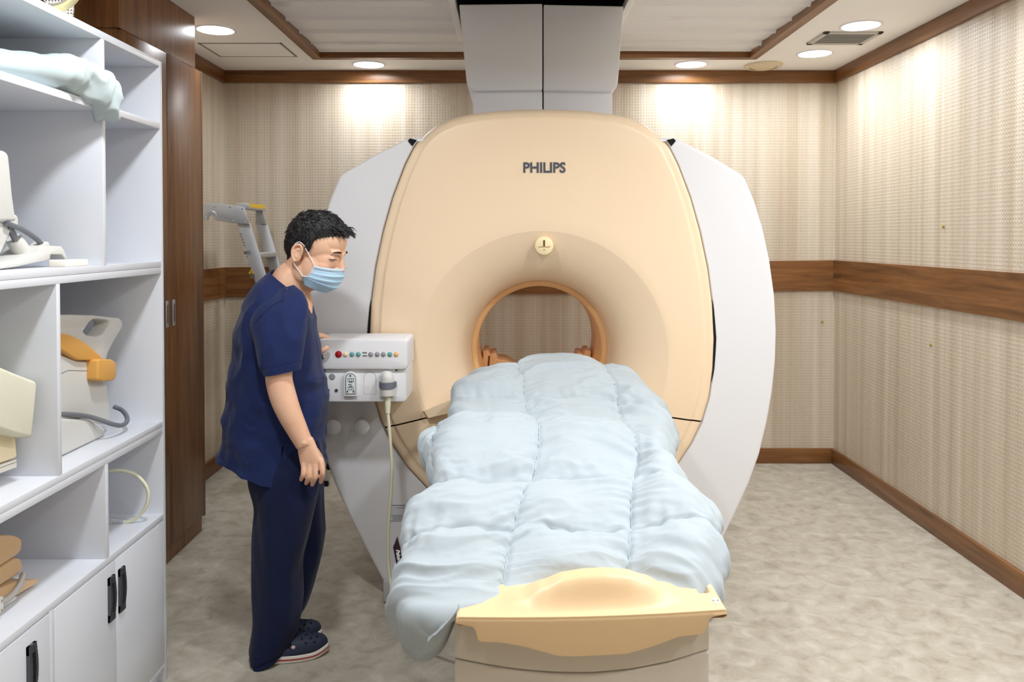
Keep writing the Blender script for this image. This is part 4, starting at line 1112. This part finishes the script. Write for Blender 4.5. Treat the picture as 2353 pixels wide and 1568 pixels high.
st0 = MB().box(a.x - .06, a.x + .02, LY + .01, LY + .36, a.z - .006, a.z + .03, .003).build('top_step', 'alu', t)
plab(MB().box(a.x + .0195, a.x + .022, LY + .03, LY + .34, a.z + .005, a.z + .031).build('edge_label', 'yellow', st0, 0), 'yellow edge label')
for py in (582, 685, 788, 891, 994):
    px = 559 + (py - 513) * (743 - 559) / (1110 - 513)
    c = at(px, py, LY); MB().box(c.x - .045, c.x + .045, LY + .018, LY + .365, c.z - .03, c.z, .004).build('step', 'alu', t)
for Y in (LY - .006, LY + .354):
    c = at_z(742, 1110, .0); MB().box(c.x - .05, c.x + .05, Y, Y + .034, .0, .035, .005).build('rubber_foot', 'black', t)
# handwriting and warning sticker on the near rail
d_ = at(729, 1110, LY) - at(545, 514, LY); rt = Vector((-d_.z, 0, d_.x)).normalized() * 1; rt = Vector((abs(rt.x), 0, -rt.z if rt.x < 0 else rt.z))
c = at(568, 581, LY - .004); text_obj('marker_note', 'MRI', 'ink', .034, c, (1, 0, .12), (-.12, 0, 1), .0008, .0004, s1, .8)
tri = [at(px, py, LY - .003) for px, py in ((570.5, 629), (584.5, 629), (577, 618))]
st = plab(MB().prism(tri, (0, .002, 0)).build('warning_sticker', 'yellow', s1, 0), 'yellow triangular warning sticker')
c = at(577.3, 625.5, LY - .004); text_obj('mark', '!', 'inkdark', .026, c, (1, 0, 0), (0, 0, 1), .0008, .0008, st)
mb = MB()
for k_, py in enumerate((631.5, 634, 636.5, 639)):
    c0_, c1_ = at(573.5 + k_ * .6, py, LY - .003), at(584.5 + k_ * .3, py, LY - .003); mb.box(c0_.x, c1_.x, LY - .003, LY - .001, c0_.z - .002, c0_.z + .0015)
mb.build('small_print', 'ink', st, 0)
mb = MB(); rnd = random.Random(3)
for k_ in range(5):
    c = at(553 + k_ * 2.2, 538 + k_ * 6.5, LY - .003); mb.box(c.x - .008, c.x + .006, LY - .003, LY - .001, c.z - .003, c.z + .002, rot=Matrix.Rotation(rnd.uniform(-1, 1), 3, 'Y'))
mb.build('marker_note', 'ink', s1, 0)
# ================================================================== THE TECHNICIAN
MY = 3.05
def M_(px, py, dy=0.0): return at(px, py, MY + dy)
def proj(p):
    rx, ry, rz = p[0], p[1], p[2] - EYE
    d = ry * CP - rz * SP; v = ry * SP + rz * CP
    return 1174 + F * rx / d, 585 - F * v / d
PS = thing('person', 'man in navy scrubs, blue face mask and clogs standing at the control panel', 'person', (at_z(660, 1505, 0).x, MY, 0))
HS = 1.12
HR = Matrix.Rotation(math.radians(-13), 4, 'Z') @ Matrix.Rotation(math.radians(20), 4, 'Y') @ Matrix.Scale(HS, 4)
HM = Matrix.Translation(M_(683, 584, -.085)) @ HR @ Matrix.Translation(Vector((.010, .075, -.095)))
HRi = HM.inverted()
def hd(x, y, z): return HM @ Vector((x, y, z))

def ell_ring(L, R, hdp, n=48, pw=2.3, dyL=0.0):
    c = (L + R) / 2; a = (R - L) / 2; out = []
    for k in range(n):
        t = 2 * PI * k / n; ca, sa = math.cos(t), math.sin(t)
        ca = abs(ca) ** (2 / pw) * (1 if ca > 0 else -1); sa = abs(sa) ** (2 / pw) * (1 if sa > 0 else -1)
        out.append(c + a * ca + Vector((0, hdp * sa, 0)))
    return out
def station_loft(st, rows, n, pw=2.3, Yc=0.0):
    """st: (Lx,Ly,Rx,Ry,halfdepth,dyCenter)"""
    S = catmull(st, rows)
    return [ell_ring(M_(s[0], s[1], s[5]), M_(s[2], s[3], s[5]), s[4], n, pw) for s in S]

# ---- body: one continuous surface
bd = MB()
hp = MB()
def E3(c, r, rot=None): hp.ell(c, r, rot, 32, 20)
E3((.018, 0, .148), (.088, .073, .086)); E3((-.022, 0, .120), (.064, .066, .058)); E3((-.010, 0, .155), (.078, .072, .074)); E3((.062, 0, .165), (.046, .058, .048)); E3((.056, 0, .098), (.055, .061, .062))
for s in (-1, 1):
    E3((.066, s * .034, .078), (.034, .028, .034)); E3((.010, s * .050, .040), (.034, .016, .036)); E3((.040, s * .050, .062), (.045, .018, .045))
    hp.tube([(.107, s * .006, .134), (.103, s * .024, .139), (.088, s * .046, .136)], [.008, .010, .009], 12, 12)
    E3((.0905, s * .033, .1165), (.0135, .0155, .0115))
    E3((.114, s * .012, .078), (.012, .008, .009))
    # ear
    E3((-.009, s * .076, .098), (.017, .006, .030), Matrix.Rotation(-.15, 3, 'Y'))
    hp.tube([(.006, s * .078, .098), (.006, s * .081, .114), (-.003, s * .084, .127), (-.016, s * .086, .126), (-.025, s * .087, .112), (-.024, s * .086, .094), (-.016, s * .083, .078), (-.007, s * .080, .069)], [.004, .0045, .005, .005, .005, .0045, .005, .006], 10, 40)
    hp.tube([(-.002, s * .081, .112), (-.012, s * .083, .110), (-.014, s * .083, .094), (-.006, s * .081, .084)], .0035, 8, 20)
E3((.052, 0, .036), (.054, .053, .042)); E3((.090, 0, .012), (.022, .028, .020))
hp.tube([(.105, 0, .134), (.116, 0, .108), (.124, 0, .088), (.127, 0, .080)], [.009, .0105, .0125, .0125], 14, 20)
E3((.108, 0, .046), (.012, .024, .010)); E3((.103, 0, .062), (.014, .024, .016))
hp.xf(HM)
bd.merge(hp.bm)
nb = hd(-.012, 0, .075)
bd.tube([nb, hd(-.018, 0, .02), M_(668, 645, 0), M_(656, 676, 0), M_(648, 715, 0)], [.064, .066, .070, .078, .092], 28, 24)
bd.tube([hd(.05, 0, .02), M_(690, 660), M_(688, 700), M_(680, 740)], [.035, .036, .05, .06], 20, 16)
bd.ell(M_(645, 810), (.085, .145, .18)); bd.ell(M_(645, 950), (.10, .14, .17)); bd.ell(M_(655, 1075), (.09, .14, .11))
bd.tube([M_(655, 722, -.15), M_(652, 715, 0), M_(655, 722, .15)], [.05, .07, .05], 20, 12)
for dy in (-.09, .09):
    bd.tube([M_(656, 1080, dy), M_(650, 1280, dy), M_(640, 1440, dy), M_(640, 1490, dy)], [.07, .05, .04, .038], 20, 20)
    bd.tube([M_(640, 1488, dy), M_(700, 1492, dy)], [.034, .026], 16, 8)
# near (right) arm hanging
bd.tube([M_(652, 722, -.15), M_(646, 780, -.19), M_(642, 840, -.205), M_(641, 872, -.21), M_(650, 910, -.21), M_(664, 948, -.21), M_(684, 990, -.205), M_(700, 1022, -.2)],
        [.052, .050, .0485, .0470, .0470, .0430, .0365, .0315], 28, 60)
bd.ell(M_(628, 884, -.21), (.020, .022, .024))
pal = [(687, 1016, 718, 1006, .024, -.2), (685, 1034, 725, 1021, .021, -.2), (687, 1050, 734, 1042, .0185, -.2), (690, 1066, 742, 1058, .0165, -.2), (693, 1078, 745, 1070, .014, -.2), (697, 1084, 743, 1078, .010, -.2)]
bd.loft(station_loft(pal, 24, 36, 2.6))
for kx, ky, px, py, mx, my, tx, ty, r in [(697.5, 1068, 696.5, 1090, 694, 1097, 692, 1103, .0083), (711, 1072, 710, 1094, 706.5, 1104, 703.5, 1111, .0090), (724.5, 1071, 725, 1094, 721, 1105, 717.5, 1114, .0092), (738, 1063, 741, 1085, 739.5, 1098, 737, 1108, .0090)]:
    bd.tube([M_(kx, ky - 10, -.202), M_(kx, ky, -.208), M_(px, py, -.216), M_(mx, my, -.207), M_(tx, ty, -.192)], [r, r * 1.12, r * 1.08, r, r * .86], 16, 24)
    bd.ell(M_(tx, ty, -.192), (r * .88, r * .88, r * .88), seg=12, rng=8); bd.ell(M_(kx, ky, -.211), (r * 1.05, r * .9, r * 1.1), seg=12, rng=8)
bd.tube([M_(722, 1036, -.185), M_(736, 1056, -.165), M_(741, 1074, -.16), M_(740, 1090, -.165)], [.016, .013, .011, .009], 14, 16)
bd.ell(M_(697, 1018, -.228), (.010, .008, .010), seg=14, rng=8)
# far (left) arm reaching to the panel
bd.tube([M_(660, 722, .15), M_(672, 800, .19), M_(676, 856, .21), M_(690, 840, .20), M_(702, 815, .175), M_(709, 801, .16)], [.05, .047, .045, .042, .034, .029], 24, 40)
bd.tube([M_(707, 803, .158), M_(716, 793, .165), M_(725, 783, .178)], [.029, .031, .024], 20, 14, flat=.8)
for q, r in (([(724, 780, .165), (733, 772, .178), (743, 772.5, .195), (752, 776, .205), (760.5, 780, .212)], .0095), ([(722, 779, .195), (731, 771, .215), (741, 771.5, .235), (750, 777, .25)], .0095),
             ([(719, 780, .22), (728, 773, .245), (737, 773, .27), (745, 778, .285)], .009), ([(716, 782, .245), (724, 776, .27), (732, 777, .29)], .008),
             ([(712, 803, .142), (724, 809, .132), (735, 809, .124), (744, 804.5, .121), (751, 799.5, .122)], .0112)):
    bd.tube([M_(*p) for p in q], [r * 1.1] + [r * 1.05] * (len(q) - 2) + [r * .85], 14, 28); bd.ell(M_(*q[-1]), (r * .88,) * 3, seg=12, rng=8)

def remeshed(mb, name, vox, it=5, fac=.5):
    me = bpy.data.meshes.new('tmp'); mb.bm.to_mesh(me); mb.bm.free()
    o = bpy.data.objects.new('tmp', me); C.objects.link(o)
    r = o.modifiers.new('r', 'REMESH'); r.mode = 'VOXEL'; r.voxel_size = vox; r.use_smooth_shade = True
    s = o.modifiers.new('s', 'SMOOTH'); s.factor = fac; s.iterations = it
    dg = bpy.context.evaluated_depsgraph_get(); dg.update()
    out = bpy.data.meshes.new_from_object(o.evaluated_get(dg)); bpy.data.objects.remove(o); out.name = name
    out.shade_smooth(); return out
bme = remeshed(bd, 'body', .003, 5)
bme.materials.clear(); bme.materials.append(MT['skin'])
bo_ = bpy.data.objects.new('body', bme); C.objects.link(bo_); attach(bo_, PS)
BV = BVHTree.FromPolygons([v.co for v in bme.vertices], [p.vertices for p in bme.polygons])
def cast(o, d, far=1.0):
    """canonical origin + direction -> canonical hit"""
    O = HM @ Vector(o); D = (HM.to_3x3() @ Vector(d)).normalized()
    h = BV.ray_cast(O, D, far)
    return (HRi @ h[0]) if h[0] is not None else None

# ---- hair
HL = [(-.12, .046), (-.072, .050), (-.05, .058), (-.036, .086), (-.030, .118), (-.012, .134), (.004, .132), (.012, .112), (.026, .118), (.030, .142), (.036, .164), (.06, .180), (.085, .192), (.13, .197)]
def hl(x):
    for (a, b), (c, d) in zip(HL, HL[1:]):
        if a <= x <= c: return b + (d - b) * (x - a) / (c - a)
    return HL[0][1] if x < HL[0][0] else HL[-1][1]
Hc = Vector((.018, 0, .135)); NAz, NEl = 220, 120; G_ = []; ok = []
for i in range(NEl + 1):
    el = -0.75 + (PI / 2 + .75) * i / NEl; row = []; rk = []
    for j in range(NAz):
        az = 2 * PI * j / NAz; d = Vector((math.cos(el) * math.cos(az), math.cos(el) * math.sin(az), math.sin(el)))
        p = cast(Hc + d * .3, -d)
        if p is None: p = Hc + d * .08
        # ignore the ears: clamp to the skull
        m_ = p.z - hl(p.x)
        if abs(p.y) > .0775: p.y = .0775 * (1 if p.y > 0 else -1)
        th_ = .0005 + .011 * smoothstep(0, .035, m_) + .007 * smoothstep(.17, .24, p.z) + .009 * smoothstep(.05, .11, p.x) * smoothstep(.19, .215, p.z)
        th_ *= 1 + .35 * noise.noise(Vector((p.x * 40 + p.z * 30, p.y * 70, p.z * 60))) + .30 * noise.noise(Vector((p.x * 120, p.y * 190, p.z * 120)))
        row.append(p + d * th_); rk.append(m_ + .006 * noise.noise(Vector((p.x * 150, p.y * 150, p.z * 60))) > -.002)
    G_.append(row); ok.append(rk)
hb = MB(); Rv = [[hb.bm.verts.new(HM @ p) for p in r] for r in G_]
for i in range(NEl):
    for j in range(NAz):
        k = (j + 1) % NAz
        if ok[i][j] and ok[i][k] and ok[i + 1][j] and ok[i + 1][k]: hb.bm.faces.new((Rv[i][j], Rv[i][k], Rv[i + 1][k], Rv[i + 1][j]))
bmesh.ops.delete(hb.bm, geom=[v for v in hb.bm.verts if not v.link_faces], context='VERTS')
rnd = random.Random(11)
def strand(p, d, l, r):
    d = Vector(d).normalized(); e = Vector((rnd.uniform(-1, 1), rnd.uniform(-1, 1), rnd.uniform(-1, 1))) * .25
    pts = [p, p + d * l * .5, p + (d + e * .7 + Vector((0, 0, -.2))).normalized() * l]
    hb.tube([HM @ q for q in pts], [r, r * .8, r * .12], 5)
for n_ in range(2600):
    i = rnd.randrange(10, NEl); j = rnd.randrange(NAz)
    if not ok[i][j]: continue
    p = G_[i][j]
    if p.z < hl(p.x) + .008: continue
    out = (p - Hc).normalized(); flow = Vector((.8 if p.z > .17 else .1, 0, -.55 if p.z < .2 else .1)) + Vector((rnd.uniform(-.4, .4), rnd.uniform(-.5, .5), rnd.uniform(-.3, .3)))
    flow -= out * flow.dot(out)
    strand(p - out * .003, flow.normalized() + out * rnd.uniform(.10, .42), rnd.uniform(.012, .026) * (.7 if p.z < .14 else 1), rnd.uniform(.0009, .0019))
for n_ in range(150):
    y = rnd.uniform(-.052, .052); p = Vector((.088 + rnd.uniform(-.02, .012) - abs(y) * .35, y, .208 + rnd.uniform(-.006, .014)))
    strand(p, (1, y * 2 + rnd.uniform(-.25, .25), rnd.uniform(-.25, .30)), rnd.uniform(.022, .042), rnd.uniform(.0022, .0040))
strand(Vector((.005, -.01, .245)), (.25, 0, 1), .03, .0009); strand(Vector((.0, 0.0, .245)), (-.3, 0, 1), .018, .0009)
hb.build('hair', 'hair', PS, 60)
# ---- brows and eyes
for s in (-1, 1):
    pts = []
    for k in range(12):
        t = k / 11; y = s * (.017 + .031 * t); z = .1375 + .007 * math.sin(PI * (.25 + .6 * t)) - .003 * t
        p = cast((.3, y, z), (-1, 0, 0)); pts.append(HM @ (p + Vector((.0006, 0, 0))))
    MB().tube(pts, [.0016 + .0024 * math.sin(PI * (k / 11) ** .7) for k in range(12)], 8).build('eyebrow', 'brow', PS, 60)
    pts, pw_ = [], []
    for k in range(14):
        t = k / 13; y = s * (.0195 + .028 * t); z = .1145 + .0018 * math.sin(PI * t) - .001 * t
        p = cast((.3, y, z), (-1, 0, 0)); pts.append(HM @ (p + Vector((.0004, 0, 0))))
        p2 = cast((.3, y, z - .0022), (-1, 0, 0)); pw_.append(HM @ (p2 + Vector((.0001, 0, 0))))
    ey = MB().tube(pw_[2:12], [.0006] + [.0017] * 8 + [.0006], 8).build('eye', 'eyewhite', PS, 60)
    MB().tube(pts, [.0006] + [.0017] * 12 + [.0012], 8).build('lash_line', 'eye', ey, 60)
    MB().ell(HM @ (cast((.3, s * .034, .1128), (-1, 0, 0)) - Vector((.0008, 0, 0))), (.0030, .0042, .0034), seg=14, rng=10).build('iris', 'eye', ey, 60)

# ---- face mask
TK = [(0, .131, .093, .058, .079, .066), (.33, .136, .066, .055, .052, .0665), (.6, .132, .040, .046, .034, .066), (.8, .124, .017, .026, .030, .064), (1, .101, -.006, .036, .000, .050)]
def mk(t):
    for a, b in zip(TK, TK[1:]):
        if a[0] <= t <= b[0]:
            f = (t - a[0]) / (b[0] - a[0]); return [x + (y - x) * f for x, y in zip(a[1:], b[1:])]
def mask_pt(s, t, off=0.0):
    a, zf, xs, zs, b = mk(t); ang = s * PI / 2
    saw = 0
    for p0 in (.30, .52, .74): saw += .0035 * smoothstep(p0 - .004, p0 + .004, t) * (1 - smoothstep(p0 + .01, p0 + .16, t))
    saw *= 1 - .6 * abs(s)
    return HM @ Vector((xs + (a + saw + off - xs) * max(0, math.cos(ang)) ** .75, (b + saw * .7 + off) * math.sin(ang), zf + (zs - zf) * abs(s) ** 1.6 - .012 * math.sin(PI * abs(s)) * 0))
NSs, NTt = 72, 90
FM = MB().grid([[mask_pt(-1 + 2 * j / NSs, i / NTt) for j in range(NSs + 1)] for i in range(NTt + 1)]).build('face_mask', 'mask', PS, 50)
so = FM.modifiers.new('thickness', 'SOLIDIFY'); so.thickness = .0014
mb = MB().grid([[mask_pt(-1 + 2 * j / NSs, t, .0026) for j in range(NSs + 1)] for t in (-.0, .03, .06, .095)])
plab(mb.build('top_band', 'maskwhite', FM, 60), 'white edge band of the mask')
for t in (.035, .07): MB().tube([mask_pt(-1 + 2 * j / NSs, t, .0030) for j in range(NSs + 1)], .0007, 6).build('band_crease', 'mask', FM)
for s in (-1, 1):
    MB().tube([mask_pt(s, t, .0006) for t in np.linspace(0, .82, 24)], .0019, 8).build('side_binding', 'maskwhite', FM)
    y = s
    MB().tube([mask_pt(s, .02, .001), hd(.040, s * .0725, .098), hd(.016, s * .079, .122), hd(.002, s * .083, .134), hd(-.014, s * .083, .136), hd(-.026, s * .082, .122), hd(-.027, s * .081, .095), hd(-.018, s * .080, .072), hd(-.008, s * .077, .060), hd(.008, s * .070, .046), mask_pt(s, .79, .001)], .0017, 8, 60).build('ear_loop', 'maskwhite', FM)

# ---- scrub top
rows_t, n_t = 170, 200
TS = [(624, 620, 706, 684, .078, 0), (612, 633, 711, 703, .118, 0), (597, 652, 715, 730, .158, 0), (578, 684, 719, 757, .178, 0), (563, 720, 724, 790, .186, 0), (552, 772, 730, 825, .186, 0), (543, 830, 738, 862, .184, 0), (534, 892, 745, 905, .184, 0), (526, 950, 744, 950, .188, 0), (519, 1000, 742, 1003, .194, 0), (513, 1043, 741, 1060, .20, 0)]
R_ = station_loft(TS, rows_t, n_t, 2.35)
hem_px = [513, 540, 570, 600, 645, 700, 741]; hem_py = [1043, 1054, 1066, 1077, 1087, 1085, 1083]
S_ = catmull(TS, rows_t)
out = []
for i, ring in enumerate(R_):
    f = i / (rows_t - 1); nr = []
    for k, p in enumerate(ring):
        a = 2 * PI * k / n_t; d = Vector((math.cos(a), math.sin(a), 0))
        px, py = proj(p)
        if f > .8:   # swing the hem down to its curve
            g = ((f - .8) / .2) ** 1.3; tgt = np.interp(px, hem_px, hem_py); base = S_[-1][1] + (S_[-1][3] - S_[-1][1]) * (px - 513) / 228
            p = p + Vector((0, 0, -(tgt - base) * g / 600))
        if f < .16:   # shallow v at the front, shoulder line
            p = p + Vector((0, 0, -.012 * (1 - f / .16) * max(0, math.cos(a)) ** 2))
        am = .010 * f
        h = am * noise.noise(Vector((a * 1.6, f * 1.3, 3))) + .004 * f * noise.noise(Vector((a * 4.5, f * 2, 8)))
        q = p * 7
        n1 = noise.noise(Vector((p.x * 7 + p.z * 5, p.y * 3, p.z * 7 - p.x * 9)))
        h += .0085 * (1 - 2.6 * abs(n1)) * smoothstep(.0, .25, f)
        n2 = noise.noise(Vector((p.x * 16 - p.z * 7, p.y * 5, p.z * 15 + p.x * 10 + 5)))
        h += .004 * (1 - 2.6 * abs(n2)) * smoothstep(-.1, .3, noise.noise(p * 5))
        # creases under the armpit and at the belly
        for cx_, cy_, sx_, sy_, amp in ((585, 830, 10, 70, -.010), (700, 870, 16, 40, -.006), (600, 790, 8, 50, .006)):
            h += amp * math.exp(-((px - cx_ - (py - cy_) * .25) / sx_) ** 2 - ((py - cy_) / sy_) ** 2) * (1 if math.sin(a) < 0 else 0)
        nr.append(p + d * h)
    out.append(nr)
inner0 = [c + (Vector(((sum(q.x for q in out[0]) / n_t), (sum(q.y for q in out[0]) / n_t), 0)) - Vector((c.x, c.y, 0))) * .05 + Vector((0, 0, -.016)) for c in out[0]]
inner1 = [c + (Vector((-.825, MY, 0)) - Vector((c.x, c.y, 0))) * .02 + Vector((0, 0, .02)) for c in out[-1]]
tm = MB().loft([inner0] + out + [inner1], False, False)
# side slit
dead = []
for f in tm.bm.faces:
    c = f.calc_center_median()
    if c.y < MY - .08:
        px, py = proj(c)
        if py > 1020 and abs(px - (651 - (py - 1020) * .06)) < (py - 1018) * .065: dead.append(f)
bmesh.ops.delete(tm.bm, geom=dead, context='FACES')
# sleeves
def sleeve(near):
    sg = -1 if near else 1
    SS = [(630, 668, 676, 655, .028, sg * .082), (606, 690, 694, 674, .046, sg * .118), (586, 720, 703, 700, .058, sg * .150), (578, 752, 702, 735, .063, sg * .174), (584, 792, 698, 776, .065, sg * .192), (597, 832, 692, 814, .064, sg * .202), (611, 862, 688, 848, .062, sg * .208)]
    if not near: SS = [(a + 25, b, c_ - 5, d, e, g) for a, b, c_, d, e, g in SS]
    rr = station_loft(SS, 80, 96, 2.2); o = []
    for i, ring in enumerate(rr):
        f = i / 79; nr = []
        for k, p in enumerate(ring):
            a = 2 * PI * k / 96; d = Vector((math.cos(a), math.sin(a), 0))
            n1 = noise.noise(Vector((p.x * 11 + p.z * 3, p.y * 6, p.z * 5 - p.x * 6 + 2)))
            h = .008 * (1 - 2.5 * abs(n1)) * smoothstep(0, .3, f) + .003 * noise.noise(p * 16)
            if .90 < f < .915: h -= .0016
            nr.append(p + d * h)
        o.append(nr)
    cen = sum((Vector(q) for q in o[-1]), Vector()) / 96
    o.append([q + (cen - q) * .06 + Vector((0, 0, .001)) for q in o[-1]])
    o.append([q + (cen - q) * .08 + Vector((0, 0, .05)) for q in o[-2]])
    tm.loft(o, True, False)
sleeve(True); sleeve(False)
TP = tm.build('scrub_top', 'navy', PS, 75)
so = TP.modifiers.new('thickness', 'SOLIDIFY'); so.thickness = .0015
TPB = BVHTree.FromPolygons([v.co for v in TP.data.vertices], [p.vertices for p in TP.data.polygons])
def on_top(px, py, lift=.002):
    o = Vector((0, 0, EYE)); d = (at(px, py, 3) - o).normalized(); h = TPB.ray_cast(o, d); return h[0] - d * lift
pts = [on_top(px, py, .0012) for px, py in ((655, 640), (652.5, 648), (651, 660), (651, 676), (651.5, 689))]
MB().tube(pts, .0014, 8, 30).build('shoulder_placket', 'navy2', TP)
for px, py in ((659.5, 650), (658.5, 667)):
    c = on_top(px, py, .002); o = MB().ell(c, (.0062, .004, .0062), seg=18, rng=8).build('snap_button', mat('snap', lin(40, 48, 90), .3, .5), TP, 60)
pts = [on_top(px, py, .001) for px, py in ((651, 690), (632, 699), (610, 716), (592, 735), (577, 752))]
MB().tube(pts, .0012, 8, 40).build('armhole_seam', 'navy2', TP)

# ---- trousers
tr = MB()
def leg(SS, rows=140, n=96, seed=0):
    rr = station_loft(SS, rows, n, 2.2); o = []
    for i, ring in enumerate(rr):
        f = i / (rows - 1); nr = []
        for k, p in enumerate(ring):
            a = 2 * PI * k / n; d = Vector((math.cos(a), math.sin(a), 0))
            n1 = noise.noise(Vector((p.x * 8 + seed, p.y * 8, p.z * 2.2 + p.x * 2)))
            h = .011 * (1 - 2.4 * abs(n1)) + .006 * noise.noise(Vector((p.x * 18 + seed, p.y * 18, p.z * 7)))
            if f > .88: h += .006 * math.sin(f * 95 + a * 2) * (f - .88) / .12
            nr.append(p + d * h)
        o.append(nr)
    cen = sum((Vector(q) for q in o[-1]), Vector()) / n
    o.append([q + (cen - q) * .05 for q in o[-1]]); o.append([q + (cen - q) * .06 + Vector((0, 0, .06)) for q in o[-2]])
    tr.loft(o, True, False)
leg([(585, 1010, 728, 1010, .09, -.075), (576, 1066, 738, 1066, .10, -.085), (580, 1110, 731, 1110, .10, -.09), (590, 1165, 724, 1165, .095, -.09), (587, 1226, 714, 1226, .088, -.09), (584, 1300, 695, 1300, .082, -.09), (584, 1380, 688, 1380, .080, -.09), (585, 1430, 684, 1422, .082, -.09), (583, 1472, 677, 1446, .084, -.092), (581, 1503, 664, 1478, .084, -.095), (589, 1523, 648, 1507, .078, -.10)], seed=0)
leg([(600, 1010, 728, 1010, .09, .075), (604, 1075, 737, 1075, .10, .085), (612, 1120, 739, 1120, .098, .09), (622, 1198, 744, 1198, .09, .095), (628, 1235, 744, 1235, .085, .10), (632, 1309, 731, 1309, .08, .10), (628, 1375, 717, 1368, .08, .10), (612, 1425, 702, 1402, .08, .10), (600, 1455, 686, 1418, .08, .10)], seed=5)
TRo = tr.build('trousers', 'navy2', PS, 75)
so = TRo.modifiers.new('thickness', 'SOLIDIFY'); so.thickness = .0015

# ---- clogs
def clog(heel, toe, label):
    ax = (toe - heel); L = ax.length; yaw = math.atan2(ax.y, ax.x)
    T = Matrix.Translation(heel) @ Matrix.Rotation(yaw, 4, 'Z')
    def halfw(u): return .052 * (max(0.0, 1 - abs((u - .60) / .62) ** 3.2) ** .5) * (1 if u > .35 else .82 + .18 * u / .35) if u > 0 else 0
    us = [(1 - math.cos(PI * i / 40)) / 2 for i in range(41)]
    def foot_ring(z, ins, lift=True):
        up, dn = [], []
        for u in us:
            uu = .012 + (u * .976); w = max(.0015, (.052 - ins) * min(1, (max(0, 1 - abs((uu - .5) / .5) ** 2.8)) ** .55) * (.84 + .16 * smoothstep(.2, .6, uu)))
            zz = z + (.012 * smoothstep(.70, 1.0, uu) ** 1.6 if lift else 0)
            x = ins * .9 + uu * (L - 1.8 * ins)
            up.append(T @ Vector((x, w, zz))); dn.append(T @ Vector((x, -w, zz)))
        return up + dn[::-1]
    up0 = MB()
    rings = [foot_ring(.026, .003)]
    # upper: dome over the front 62 percent, low wall behind
    U = []
    nsec = 60
    for i in range(nsec + 1):
        u = (1 - math.cos(PI * i / nsec)) / 2; row = []
        w0 = max(.002, .0495 * min(1, (max(0, 1 - abs((u * .985 + .007 - .5) / .5) ** 2.8)) ** .55) * (.84 + .16 * smoothstep(.2, .6, u)))
        zb = .026 + .012 * smoothstep(.70, 1.0, u) ** 1.6
        hgt = .056 * math.sqrt(max(0, 1 - (max(0, u - .58) / .425) ** 2.3)) if u > .45 else .032
        hgt = max(.004, hgt)
        for j in range(25):
            a = PI * j / 24
            if u > .42: y = w0 * math.cos(a); z = zb + hgt * math.sin(a) ** .75
            else:
                s_ = 1 if a < PI / 2 else -1; q = abs(math.cos(a)); y = s_ * w0 * (q if q > .8 else .8); z = zb + hgt * (min(1, math.sin(a) / .6))
            row.append(T @ Vector((.006 + u * (L - .012), y, z)))
        U.append(row)
    root = MB().grid(U).build('clog', 'clog', PS, 60)
    plab(root, label)
    so = root.modifiers.new('thickness', 'SOLIDIFY'); so.thickness = .004
    MB().loft([foot_ring(.0, .006), foot_ring(.003, .001), foot_ring(.013, .0), foot_ring(.026, .0008), foot_ring(.029, .004)]).build('sole', 'sole', root, 50)
    MB().loft([foot_ring(.0125, -.0012), foot_ring(.0175, -.0012)], False, False).build('sole_stripe', 'redstripe', root, 50)
    bv = BVHTree.FromPolygons([v.co for v in root.data.vertices], [p.vertices for p in root.data.polygons])
    def hit(u, v):
        o = T @ Vector((u * L, v, .3)); h = bv.ray_cast(o, Vector((0, 0, -1))); return h
    for u, v in ((.62, -.026), (.68, -.006), (.74, -.024), (.76, .006), (.83, -.016), (.84, .012), (.70, .018), (.67, -.038), (.79, -.034)):
        h = hit(u, v)
        if h[0] is None: continue
        mb = MB().lathe([(.0052, 0), (.0048, .0008), (.0003, .0009)], (0, 0, 0), 'z', 14)
        mb.xf(Matrix.Translation(h[0]) @ Vector((0, 0, 1)).rotation_difference(h[1] if h[1].z > 0 else -h[1]).to_matrix().to_4x4())
        mb.build('vent_hole', 'black', root, 0)
    h = hit(.50, -.043)
    if h[0] is not None: MB().ell(h[0], (.008, .005, .007), seg=16, rng=8).build('rivet', 'rivet', root, 60)
clog(at_z(588, 1522, 0), at_z(757, 1498, 0), 'nearer navy clog with white sole and red stripe')
clog(at_z(576, 1489, 0), at_z(742, 1466, 0), 'farther navy clog with white sole and red stripe')
